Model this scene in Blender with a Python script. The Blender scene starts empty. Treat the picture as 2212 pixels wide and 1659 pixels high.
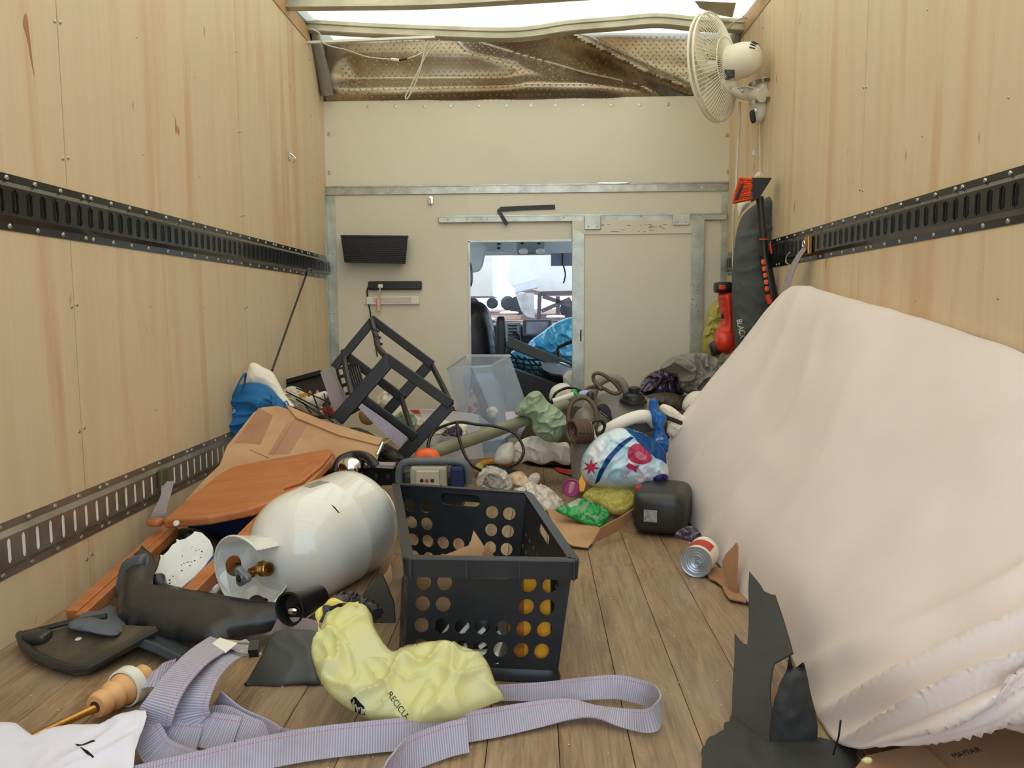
import bpy, bmesh, math, random
import numpy as np
from mathutils import Vector, Matrix, noise
from mathutils.geometry import delaunay_2d_cdt
random.seed(7)
C = bpy.context.scene.collection
# ------------------------------------------------------------------ camera, sky, sun, exposure
F, PITCH, YAW, ROLL, HC, CX = 1670.0, .0951, .0297, -.0068, .760, .0488
_c, _s = math.cos(YAW), math.sin(YAW)
FW = Vector((-_s*math.cos(PITCH), _c*math.cos(PITCH), -math.sin(PITCH)))
RT = Vector((_c, _s, 0)); UPV = RT.cross(FW)
_r, _q = math.cos(ROLL), math.sin(ROLL)
R2 = RT*_r + UPV*_q; U2 = UPV*_r - RT*_q
CAM = Vector((CX, 0, HC))
cd = bpy.data.cameras.new('camera'); cam = bpy.data.objects.new('camera', cd); C.objects.link(cam)
cd.sensor_fit = 'HORIZONTAL'; cd.sensor_width = 36.0; cd.lens = F/2212*36.0
cd.clip_start = .05; cd.clip_end = 300
cam.matrix_world = Matrix(((R2.x, U2.x, -FW.x, CAM.x), (R2.y, U2.y, -FW.y, CAM.y), (R2.z, U2.z, -FW.z, CAM.z), (0, 0, 0, 1)))
SC = bpy.context.scene; SC.camera = cam
SC.view_settings.view_transform = 'Standard'; SC.view_settings.look = 'None'
SC.view_settings.gamma = 1; SC.view_settings.use_curve_mapping = False
SC.view_settings.exposure = -0.28
SC.cycles.max_bounces = 10; SC.cycles.diffuse_bounces = 6; SC.cycles.glossy_bounces = 4
SC.cycles.transmission_bounces = 6; SC.cycles.transparent_max_bounces = 12
SC.cycles.sample_clamp_indirect = 6; SC.cycles.caustics_reflective = False; SC.cycles.caustics_refractive = False
W = bpy.data.worlds.new('sky'); SC.world = W; W.use_nodes = True
_bg = W.node_tree.nodes['Background']; _bg.inputs[0].default_value = (.70, .85, 1.0, 1); _bg.inputs[1].default_value = 2.9
sl = bpy.data.lights.new('sun', 'SUN'); sl.energy = 5.2; sl.angle = math.radians(1.5); sl.color = (1, .93, .80)
so = bpy.data.objects.new('sun', sl); C.objects.link(so)
so.rotation_euler = Vector((.35, -.32, -1)).to_track_quat('-Z', 'Y').to_euler()

# ------------------------------------------------------------------ points from the view
def ray(px, py): return FW + R2*((px-1106)/F) + U2*((829.5-py)/F)
def X(px, py, x): d = ray(px, py); return CAM + d*((x-CX)/d.x)
def Y(px, py, y): d = ray(px, py); return CAM + d*(y/d.y)
def Z(px, py, z=0.0): d = ray(px, py); return CAM + d*((z-HC)/d.z)
def seen(x, y, z): v = Vector((x, y, z))-CAM; d = v.dot(FW); return (1106+F*v.dot(R2)/d, 829.5-F*v.dot(U2)/d)
def onpl(px, py, p0, n): d = ray(px, py); return CAM + d*((p0-CAM).dot(n)/d.dot(n))
def plane3(a, b, c):
    n = (b-a).cross(c-a).normalized()
    if n.dot(CAM-a) < 0: n = -n
    return (a, n)
def plY(y, tilt=0.0, z0=.3, pan=0.0):
    n = Vector((math.sin(pan), -math.cos(tilt)*math.cos(pan), math.sin(tilt))).normalized(); return (Vector((0, y, z0)), n)
def plZ(z): return (Vector((0, 2, z)), Vector((0, 0, 1)))
def lin(c): c /= 255.0; return c/12.92 if c <= .04045 else ((c+.055)/1.055)**2.4
def rgb(r, g, b): return (lin(r), lin(g), lin(b), 1)

# ------------------------------------------------------------------ materials
def nt(name):
    m = bpy.data.materials.new(name); m.use_nodes = True
    return m, m.node_tree.nodes, m.node_tree.links, m.node_tree.nodes['Principled BSDF']
def coords(N, L, scale, kind='Object', rot=(0, 0, 0), rnd=False):
    tc = N.new('ShaderNodeTexCoord'); mp = N.new('ShaderNodeMapping'); mp.inputs['Scale'].default_value = scale; mp.inputs['Rotation'].default_value = rot
    L.new(tc.outputs[kind], mp.inputs['Vector'])
    if rnd:
        oi = N.new('ShaderNodeObjectInfo'); ml = N.new('ShaderNodeMath'); ml.operation = 'MULTIPLY'; ml.inputs[1].default_value = 37.0
        L.new(oi.outputs['Random'], ml.inputs[0]); L.new(ml.outputs[0], mp.inputs['Location'])
    return mp.outputs['Vector']
def mixc(N, L, fac, a, b):
    mx = N.new('ShaderNodeMix'); mx.data_type = 'RGBA'
    for v, s in ((fac, 0), (a, 6), (b, 7)):
        if isinstance(v, bpy.types.NodeSocket): L.new(v, mx.inputs[s])
        else: mx.inputs[s].default_value = v
    return mx.outputs[2]
def ramp(N, L, src, stops):
    r = N.new('ShaderNodeValToRGB'); e = r.color_ramp.elements
    while len(e) < len(stops): e.new(.5)
    for k, (p, c) in enumerate(stops):
        e[k].position = p; e[k].color = c if len(c) == 4 else (*c, 1)
    L.new(src, r.inputs[0]); return r.outputs[0]
def noi(N, L, vec, scale, detail=4, rough=.6, dist=0):
    n = N.new('ShaderNodeTexNoise'); n.inputs['Scale'].default_value = scale; n.inputs['Detail'].default_value = detail
    n.inputs['Roughness'].default_value = rough; n.inputs['Distortion'].default_value = dist
    L.new(vec, n.inputs['Vector']); return n.outputs['Fac']
def bump(N, L, B, h, strength, dist=.01):
    b = N.new('ShaderNodeBump'); b.inputs['Strength'].default_value = strength; b.inputs['Distance'].default_value = dist
    L.new(h, b.inputs['Height']); L.new(b.outputs[0], B.inputs['Normal'])
def M(name, col, rough=.5, metal=0, col2=None, sc=8, stretch=(1, 1, 1), bmp=0, bsc=40, lo=.35, hi=.65, spec=.5, thin=0, coat=0, sheen=0):
    m, N, L, B = nt(name)
    B.inputs['Base Color'].default_value = col; B.inputs['Roughness'].default_value = rough; B.inputs['Metallic'].default_value = metal
    B.inputs['Specular IOR Level'].default_value = spec; B.inputs['Coat Weight'].default_value = coat; B.inputs['Sheen Weight'].default_value = sheen
    v = coords(N, L, stretch, rnd=True)
    f = noi(N, L, v, sc)
    c2 = col2 or tuple(x*.86 for x in col[:3])+(1,)
    out = ramp(N, L, f, [(lo, col), (hi, c2)]); L.new(out, B.inputs['Base Color'])
    if bmp: bump(N, L, B, noi(N, L, coords(N, L, (1, 1, 1)), bsc, 5), bmp, .004)
    if thin:
        t = N.new('ShaderNodeBsdfTranslucent'); L.new(out, t.inputs[0]); mx = N.new('ShaderNodeMixShader'); mx.inputs[0].default_value = thin
        L.new(B.outputs[0], mx.inputs[1]); L.new(t.outputs[0], mx.inputs[2]); L.new(mx.outputs[0], N['Material Output'].inputs[0])
    return m
def clear(name, tint, opac=.25, rough=.08):
    m, N, L, B = nt(name)
    B.inputs['Base Color'].default_value = tint; B.inputs['Roughness'].default_value = rough
    tr = N.new('ShaderNodeBsdfTransparent'); tr.inputs[0].default_value = (.97, .98, 1, 1); mx = N.new('ShaderNodeMixShader')
    fr = N.new('ShaderNodeLayerWeight'); fr.inputs[0].default_value = .35
    pw = N.new('ShaderNodeMath'); pw.operation = 'POWER'; pw.inputs[1].default_value = 3.0; L.new(fr.outputs['Facing'], pw.inputs[0]); ad = N.new('ShaderNodeMath'); ad.operation = 'MULTIPLY_ADD'; ad.use_clamp = True; L.new(pw.outputs[0], ad.inputs[0]); ad.inputs[1].default_value = .45; ad.inputs[2].default_value = opac
    mu = N.new('ShaderNodeMath'); mu.operation = 'MAXIMUM'; mu.inputs[1].default_value = opac; L.new(ad.outputs[0], mu.inputs[0])
    L.new(mu.outputs[0], mx.inputs[0]); L.new(tr.outputs[0], mx.inputs[1]); L.new(B.outputs[0], mx.inputs[2]); L.new(mx.outputs[0], N['Material Output'].inputs[0])
    return m
def wood_wall(name):
    m, N, L, B = nt(name)
    v = coords(N, L, (5, 5, .35), rnd=True); big = noi(N, L, v, 1.6, 3, .5, .6)
    fine = noi(N, L, coords(N, L, (60, 60, 1.2), rnd=True), 2.0, 4, .6)
    band = ramp(N, L, big, [(.30, rgb(212, 189, 156)), (.50, rgb(217, 197, 165)), (.62, rgb(209, 182, 147)), (.74, rgb(201, 166, 129))])
    fn = ramp(N, L, fine, [(.3, (1, 1, 1)), (.75, (.90, .86, .82))])
    mx = N.new('ShaderNodeMix'); mx.data_type = 'RGBA'; mx.blend_type = 'MULTIPLY'; mx.inputs[0].default_value = .32
    L.new(band, mx.inputs[6]); L.new(fn, mx.inputs[7])
    # a few small dark specks and rusty spots of the veneer
    sp = noi(N, L, coords(N, L, (9, 9, 3), rnd=True), 2.6, 2, .4); spf = ramp(N, L, sp, [(.74, (0, 0, 0)), (.80, (1, 1, 1))])
    out = mixc(N, L, spf, mx.outputs[2], rgb(176, 112, 76)); L.new(out, B.inputs['Base Color'])
    B.inputs['Roughness'].default_value = .55; bump(N, L, B, fine, .12, .002); return m
def floor_wood(name):
    m, N, L, B = nt(name)
    g = noi(N, L, coords(N, L, (9, 1.1, 1), rnd=True), 2.8, 10, .74, 1.6)
    d = noi(N, L, coords(N, L, (90, 2.2, 1), rnd=True), 2.0, 5, .7, .4)
    big = noi(N, L, coords(N, L, (2.5, 1.2, 1)), 2.2, 3, .6)
    c1 = ramp(N, L, g, [(.26, rgb(88, 68, 52)), (.40, rgb(130, 104, 80)), (.55, rgb(158, 130, 100)), (.74, rgb(180, 154, 122))])
    c2 = ramp(N, L, d, [(.30, (.50, .44, .40)), (.52, (1, 1, 1))])
    mx = N.new('ShaderNodeMix'); mx.data_type = 'RGBA'; mx.blend_type = 'MULTIPLY'; mx.inputs[0].default_value = .75
    L.new(c1, mx.inputs[6]); L.new(c2, mx.inputs[7])
    dust = ramp(N, L, big, [(.42, (0, 0, 0)), (.75, (.55, .55, .55))])
    out = mixc(N, L, dust, mx.outputs[2], rgb(150, 136, 120)); L.new(out, B.inputs['Base Color'])
    B.inputs['Roughness'].default_value = .48; bump(N, L, B, d, .25, .003); return m
def webbing(name, col, stitch):
    m, N, L, B = nt(name)
    tc = N.new('ShaderNodeTexCoord'); sx = N.new('ShaderNodeSeparateXYZ'); L.new(tc.outputs['UV'], sx.inputs[0])
    def mth(op, a, b=None, c=None):
        n = N.new('ShaderNodeMath'); n.operation = op
        for k, v in enumerate((a, b, c)):
            if v is None: continue
            if isinstance(v, bpy.types.NodeSocket): L.new(v, n.inputs[k])
            else: n.inputs[k].default_value = v
        return n.outputs[0]
    rib = mth('SINE', mth('MULTIPLY', sx.outputs[0], 1400.0)); ribn = mth('MULTIPLY_ADD', rib, .5, .5)
    d = mth('ABSOLUTE', mth('SUBTRACT', sx.outputs[1], .84)); near = mth('LESS_THAN', d, .018)
    dash = mth('GREATER_THAN', mth('SINE', mth('MULTIPLY', sx.outputs[0], 900.0)), -.3); st = mth('MULTIPLY', mth('MULTIPLY', near, dash), .75)
    base = mixc(N, L, ribn, tuple(x*.62 for x in col[:3])+(1,), col)
    dirt = noi(N, L, coords(N, L, (1, 1, 1)), 9, 3); base = mixc(N, L, ramp(N, L, dirt, [(.5, (0, 0, 0)), (.75, (.5, .5, .5))]), base, rgb(140, 128, 126))
    L.new(mixc(N, L, st, base, stitch), B.inputs['Base Color']); B.inputs['Roughness'].default_value = .62; B.inputs['Sheen Weight'].default_value = .2
    bump(N, L, B, ribn, .7, .0012); return m
def glow_mat(name, col, s):
    m, N, L, B = nt(name); B.inputs['Emission Color'].default_value = col; B.inputs['Emission Strength'].default_value = s; B.inputs['Base Color'].default_value = col; return m
m_ply = wood_wall('plywood'); m_floor = floor_wood('floor boards')
m_cream = M('cream panel', rgb(222, 216, 198), .42, col2=rgb(215, 208, 188), sc=1.2, coat=.1)
m_alu = M('aluminium', rgb(190, 188, 178), .32, .85, rgb(160, 158, 150), 14, bmp=.05)
m_galv = M('galvanised', rgb(205, 208, 196), .38, .6, rgb(170, 174, 164), 9, bmp=.04)
m_screw = M('zinc screw', rgb(200, 198, 190), .3, .9)
m_blackmetal = M('black steel', rgb(30, 32, 32), .28, .35, rgb(20, 22, 22), 12, coat=.3)
m_greymetal = M('grey steel', rgb(150, 142, 130), .34, .7, rgb(128, 122, 112), 8, bmp=.04)
m_capgrey = M('cap grey paint', rgb(150, 146, 136), .45, .2, rgb(128, 124, 114), 6)
m_wall2 = M('trim wood', rgb(196, 160, 116), .6, col2=rgb(176, 138, 96), sc=4, stretch=(1, .5, 1))
m_black = M('black plastic', rgb(24, 24, 25), .42, col2=rgb(34, 33, 34), sc=20)
m_blacks = M('black satin plastic', rgb(26, 27, 29), .3, col2=rgb(20, 20, 22), sc=8)
m_crate = M('charcoal plastic', rgb(40, 44, 50), .36, col2=rgb(31, 35, 40), sc=7, bmp=.03)
m_white = M('white plastic', rgb(232, 230, 220), .4, col2=rgb(224, 221, 210), sc=5)
m_fan = M('fan plastic', rgb(232, 228, 214), .35, col2=rgb(222, 216, 200), sc=5)
m_tank = M('propane white', rgb(232, 232, 226), .12, col2=rgb(222, 221, 214), sc=3, coat=.5)
m_orangewood = M('varnished orange wood', rgb(192, 122, 74), .38, col2=rgb(172, 102, 58), sc=3, stretch=(1, 9, 9), bmp=.08, bsc=60)
m_card = M('cardboard', rgb(190, 152, 114), .8, col2=rgb(174, 134, 98), sc=6, bmp=.06, bsc=90)
m_card2 = M('darker cardboard', rgb(168, 126, 92), .8, col2=rgb(148, 108, 78), sc=6, bmp=.06, bsc=90)
m_tape = M('packing tape', rgb(165, 118, 84), .3, col2=rgb(150, 104, 74), sc=6)
m_sheet = M('sheet cotton', rgb(221, 207, 202), .85, col2=rgb(215, 200, 194), sc=2.5, bmp=.05, bsc=260, sheen=.25)
m_sheetw = M('daylit sheet white', rgb(232, 226, 226), .55, col2=rgb(224, 216, 216), sc=3, sheen=.2)  # unused whiter sheet tone, daylight on the lower folds put into colour
m_strap = webbing('grey webbing', rgb(186, 182, 204), rgb(196, 96, 110)); m_strap2 = webbing('warm grey webbing', rgb(164, 150, 156), rgb(160, 110, 110))
m_ybag = M('pale yellow film', rgb(240, 236, 166), .26, col2=rgb(230, 230, 186), sc=7, thin=.35, coat=.2)
m_ybag2 = M('yellow film', rgb(246, 234, 132), .3, col2=rgb(238, 222, 116), sc=7, thin=.25)
m_olbag = M('olive yellow film', rgb(190, 180, 88), .35, col2=rgb(168, 150, 70), sc=10, thin=.2)
m_gbag = M('pale green film', rgb(176, 196, 168), .32, col2=rgb(158, 182, 152), sc=9, thin=.25)
m_greybag = M('grey film', rgb(176, 172, 164), .25, col2=rgb(150, 146, 140), sc=9, thin=.35, coat=.3)
m_purple = M('dark purple film', rgb(72, 60, 84), .25, col2=rgb(44, 34, 60), sc=18, coat=.4)
m_wbag = M('white film', rgb(244, 238, 228), .3, col2=rgb(230, 222, 212), sc=9, thin=.3)
m_wcloth = M('white cloth', rgb(242, 235, 222), .85, col2=rgb(228, 219, 204), sc=7, bmp=.05, bsc=120)
m_tealbag = M('blue nonwoven fabric', rgb(20, 112, 172), .7, col2=rgb(14, 88, 148), sc=5, bmp=.05, bsc=200)
m_blue = M('royal blue plastic', rgb(20, 104, 184), .4, col2=rgb(12, 84, 160), sc=8)
m_navy = M('navy fabric', rgb(22, 40, 92), .75, col2=rgb(16, 30, 72), sc=5, bmp=.05, bsc=200)
m_red = M('red orange plastic', rgb(218, 60, 36), .34, col2=rgb(204, 48, 28), sc=4)
m_orange = M('orange plastic', rgb(238, 100, 42), .4, col2=rgb(228, 84, 34), sc=5)
m_yellow = M('amber print', rgb(240, 170, 40), .45, col2=rgb(232, 156, 30), sc=9)
m_greybagf = M('dark grey fabric', rgb(84, 88, 88), .75, col2=rgb(70, 74, 76), sc=4, bmp=.08, bsc=90)
m_grey = M('grey plastic', rgb(134, 130, 120), .4, col2=rgb(120, 116, 106), sc=5)
m_lgrey = M('light grey plastic', rgb(168, 164, 146), .45, col2=rgb(156, 150, 134), sc=5)
m_rubber = M('torn black rubber', rgb(50, 50, 49), .65, col2=rgb(40, 40, 40), sc=9, bmp=.3, bsc=30)
m_darkp = M('dusty black plastic', rgb(38, 41, 46), .34, col2=rgb(56, 54, 50), sc=6, bmp=.1, bsc=25)
m_mud = M('muddy underside', rgb(58, 54, 46), .85, col2=rgb(92, 80, 62), sc=14, bmp=.3, bsc=40)
m_felt = M('grey felt', rgb(104, 108, 116), .9, col2=rgb(88, 92, 102), sc=9, bmp=.1, bsc=200)
m_foam = M('white foam board', rgb(236, 238, 240), .8, col2=rgb(222, 222, 218), sc=12, bmp=.15, bsc=60)
m_paper = M('white paper', rgb(236, 234, 246), .7, col2=rgb(228, 226, 240), sc=5, thin=.15)
m_brass = M('brass', rgb(196, 150, 84), .28, .9, rgb(160, 116, 60), 20)
m_chrome = M('chrome', rgb(225, 228, 232), .1, 1)
m_tan = M('turned wood', rgb(226, 176, 124), .5, col2=rgb(214, 158, 104), sc=5, stretch=(1, 1, 3))
m_can = M('can lid', rgb(190, 202, 214), .3, .7, rgb(168, 182, 196), 9)
m_canlab = M('can label', rgb(236, 222, 200), .5, col2=rgb(228, 212, 188), sc=6)
m_redp = M('red print', rgb(196, 54, 44), .5); m_pink = M('pink print', rgb(224, 44, 104), .4, col2=rgb(236, 90, 136), sc=20)
m_magenta = M('magenta plastic', rgb(152, 50, 118), .35, col2=rgb(132, 38, 100), sc=9)
m_green = M('green film', rgb(36, 160, 84), .3, col2=rgb(20, 136, 66), sc=12, coat=.3)
m_lgreen = M('pale green print', rgb(178, 214, 170), .4)
m_skyprint = M('sky blue printed film', rgb(176, 218, 238), .3, col2=rgb(226, 226, 238), sc=7, lo=.38, hi=.62, coat=.3)
m_grip = M('brown hose', rgb(92, 72, 58), .5)
m_pole = M('grey green pipe', rgb(138, 140, 116), .45, col2=rgb(120, 122, 100), sc=5)
m_clear = clear('clear plastic', (.62, .74, .9, 1), .13); m_frost = clear('frosted plastic', (.74, .76, .84, 1), .30, .3); m_glass = clear('windshield glass', (.9, .95, 1, 1), .06, .02)
m_grille = M('light grey liner', rgb(222, 232, 234), .7, col2=rgb(210, 222, 226), sc=4)
m_tyre = M('tyre rubber', rgb(40, 42, 46), .8); m_dirt = M('dirt ground', rgb(150, 122, 108), .95, col2=rgb(120, 94, 82), sc=1.5)
m_ink = M('black ink', rgb(30, 28, 32), .6); m_lamp = M('clear lamp lens', rgb(250, 250, 246), .2)
m_silverlab = M('silver label', rgb(176, 180, 182), .4, .3, rgb(120, 124, 126), 60)
m_cyan = M('bright blue film', rgb(108, 198, 232), .3, col2=rgb(60, 170, 220), sc=9, coat=.3)
m_pinkcord = M('peach sleeve', rgb(232, 186, 158), .6); m_cordw = M('white cord', rgb(220, 212, 196), .5); m_cordb = M('black cord', rgb(22, 20, 20), .4)
m_dash = M('dashboard', rgb(60, 66, 76), .5, col2=rgb(44, 48, 58), sc=5)

# ------------------------------------------------------------------ mesh building
def off(p):
    v = Vector((0, 0, 0))
    while p is not None: v += p.location; p = p.parent
    return v
def finish(name, V, Fc, mat, parent=None, smooth=True, uv=None, label=None, sharp=None):
    V = [Vector(v) for v in V]
    if parent is not None: o0 = off(parent)
    else:
        o0 = Vector((sum(v.x for v in V)/len(V), sum(v.y for v in V)/len(V), min(v.z for v in V)))
    me = bpy.data.meshes.new(name); me.from_pydata([tuple(v-o0) for v in V], [], Fc)
    if uv is not None:
        l = me.uv_layers.new(name='uv'); vi = np.zeros(len(me.loops), int); me.loops.foreach_get('vertex_index', vi)
        l.data.foreach_set('uv', np.array(uv, float)[vi].ravel())
    if smooth: me.polygons.foreach_set('use_smooth', [True]*len(me.polygons))
    me.materials.append(mat)
    if smooth: me.set_sharp_from_angle(angle=math.radians(sharp or 40))
    me.update()
    o = bpy.data.objects.new(name, me); C.objects.link(o)
    if parent is not None: o.parent = parent
    else: o.location = o0
    if label: o['label'] = label
    return o
def tag(o, label, cat=None, group=None):
    o['label'] = label
    if cat: o['category'] = cat
    if group: o['group'] = group
    return o
def thing(name, label, cat, loc, group=None):
    o = bpy.data.objects.new(name, None); C.objects.link(o); o.location = loc; o.empty_display_size = .05
    return tag(o, label, cat, group)
def struct(o): o['kind'] = 'structure'; return o
class MB:
    def __init__(s): s.V = []; s.F = []; s.U = []
    def add(s, V, Fc, U=None):
        n = len(s.V); s.V += [Vector(v) for v in V]; s.F += [tuple(i+n for i in f) for f in Fc]; s.U += U if U else [(0, 0)]*len(V); return s
    def hexa(s, c):   # c: 4 bottom corners then 4 top corners, same order
        return s.add(c, [(0, 3, 2, 1), (4, 5, 6, 7), (0, 1, 5, 4), (1, 2, 6, 5), (2, 3, 7, 6), (3, 0, 4, 7)])
    def box(s, a, b):
        x0, y0, z0 = a; x1, y1, z1 = b
        return s.hexa([(x0, y0, z0), (x1, y0, z0), (x1, y1, z0), (x0, y1, z0), (x0, y0, z1), (x1, y0, z1), (x1, y1, z1), (x0, y1, z1)])
    def bar(s, p, q, w, h, up=(0, 0, 1)):   # rectangular bar from p to q
        p, q = Vector(p), Vector(q); d = (q-p).normalized(); sd = d.cross(Vector(up))
        if sd.length < 1e-4: sd = d.cross(Vector((1, 0, 0)))
        sd.normalize(); u = sd.cross(d); a, b = sd*(w/2), u*(h/2)
        return s.hexa([p-a-b, p+a-b, p+a+b, p-a+b, q-a-b, q+a-b, q+a+b, q-a+b])
    def rbox(s, ctr, ax, r=.2, n=5):   # rounded box: ax three half-axis vectors, superellipsoid
        ctr = Vector(ctr); ax = [Vector(a) for a in ax]; e = r; V = []; Fc = []; nu, nv = 4*n, 2*n
        sg = lambda v, p: math.copysign(abs(v)**p, v)
        for j in range(nv+1):
            ph = -math.pi/2+math.pi*j/nv
            for i in range(nu):
                th = 2*math.pi*i/nu
                V.append(ctr+ax[0]*(sg(math.cos(ph), e)*sg(math.cos(th), e))+ax[1]*(sg(math.cos(ph), e)*sg(math.sin(th), e))+ax[2]*sg(math.sin(ph), e))
        for j in range(nv):
            for i in range(nu): a = j*nu+i; b = j*nu+(i+1) % nu; Fc.append((a, b, b+nu, a+nu))
        return s.add(V, Fc)
    def tube(s, pts, r, n=8, cap=True):
        pts = [Vector(p) for p in pts]; rs = r if isinstance(r, (list, tuple)) else [r]*len(pts)
        t0 = (pts[1]-pts[0]).normalized(); u = t0.orthogonal().normalized(); V = []; Fc = []
        for k, p in enumerate(pts):
            t = (pts[min(k+1, len(pts)-1)]-pts[max(k-1, 0)])
            t = t.normalized() if t.length > 1e-9 else t0
            u = (u-t*u.dot(t)).normalized(); w = t.cross(u)
            for i in range(n):
                a = 2*math.pi*i/n; V.append(p+(u*math.cos(a)+w*math.sin(a))*rs[k])
        for k in range(len(pts)-1):
            for i in range(n): a = k*n+i; b = k*n+(i+1) % n; Fc.append((a, b, b+n, a+n))
        if cap: Fc.append(tuple(range(n))[::-1]); Fc.append(tuple(range((len(pts)-1)*n, len(pts)*n)))
        return s.add(V, Fc)
    def lathe(s, base, axis, prof, n=24, squash=None):   # prof: [(t along axis, radius)]
        base = Vector(base); a = Vector(axis).normalized(); u = a.orthogonal().normalized(); w = a.cross(u); V = []; Fc = []
        for t, r in prof:
            for i in range(n):
                g = 2*math.pi*i/n; V.append(base+a*t+(u*math.cos(g)+w*math.sin(g))*max(r, 1e-5))
        for k in range(len(prof)-1):
            for i in range(n): p = k*n+i; q = k*n+(i+1) % n; Fc.append((p, q, q+n, p+n))
        return s.add(V, Fc)
    def prism(s, pts, n, th):   # polygon (3D points) extruded by -n*th
        pts = [Vector(p) for p in pts]; k = len(pts); n = Vector(n)
        return s.add(pts+[p-n*th for p in pts], [tuple(range(k)), tuple(range(2*k-1, k-1, -1))]+[(i, k+i, k+(i+1) % k, (i+1) % k) for i in range(k)])
    def ribbon(s, pts, wd, w, th=.0025, n=6):   # strap: centre points, width directions
        P = crom([Vector(p) for p in pts], n); D = crom([Vector(d) for d in wd], n); ws = w if isinstance(w, (list, tuple)) else [w]*len(pts)
        Wd = [v.x for v in crom([Vector((x, 0, 0)) for x in ws], n)]
        V = []; Fc = []; U = []; ln = 0
        for k, p in enumerate(P):
            if k: ln += (p-P[k-1]).length
            t = (P[min(k+1, len(P)-1)]-P[max(k-1, 0)]).normalized(); d = D[k]-t*D[k].dot(t)*.6; d.normalize(); nn = t.cross(d).normalized()*th/2; h = d*Wd[k]/2
            V += [p-h+nn, p+h+nn, p+h-nn, p-h-nn]; U += [(ln, 0), (ln, 1), (ln, 1), (ln, 0)]
        for k in range(len(P)-1):
            a = 4*k
            for i in range(4): j = (i+1) % 4; Fc.append((a+i, a+j, a+4+j, a+4+i))
        m = 4*(len(P)-1); Fc += [(3, 2, 1, 0), (m, m+1, m+2, m+3)]
        return s.add(V, Fc, U)
    def build(s, name, mat, parent=None, smooth=True, label=None, sharp=None, uv=False): return finish(name, s.V, s.F, mat, parent, smooth, s.U if uv else None, label, sharp)
def crom(P, n=6, closed=False):
    if len(P) < 3 and not closed: return list(P)
    out = []; m = len(P); g = (lambda i: P[i % m]) if closed else (lambda i: P[min(max(i, 0), m-1)])
    for i in range(m if closed else m-1):
        a, b, c, d = g(i-1), g(i), g(i+1), g(i+2)
        for k in range(n):
            t = k/n; out.append(.5*((2*b)+(c-a)*t+(2*a-5*b+4*c-d)*t*t+(3*b-a-3*c+d)*t**3))
    if not closed: out.append(P[-1])
    return out
def bevel(o, w, seg=2):
    m = o.modifiers.new('bevel', 'BEVEL'); m.width = w; m.segments = seg; m.limit_method = 'ANGLE'; m.angle_limit = math.radians(30); return o
def solid(o, t, offset=-1): m = o.modifiers.new('thick', 'SOLIDIFY'); m.thickness = t; m.offset = offset; return o
def crump(p, fr):
    q = p*fr; w = noise.noise_vector(q*.5)*.9; q = q+w
    a = 1-min(1, abs(noise.noise(q))*3.2); b = 1-min(1, abs(noise.noise(q*2.1+Vector((5, 3, 1))))*3.0)
    return .75*a*a+.34*b*b+.55*noise.noise(p*fr*.45)-.35
def frame(pl):
    p0, n = pl; u = Vector((0, 0, 1)).cross(n)
    if u.length < .05: u = Vector((1, 0, 0))
    u.normalize(); v = n.cross(u).normalized(); return p0, u, v, n
def outline3(pts, pl, sm=0):
    P = [onpl(a, b, *pl) for a, b in pts]; return crom(P, sm, True) if sm else P
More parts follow.
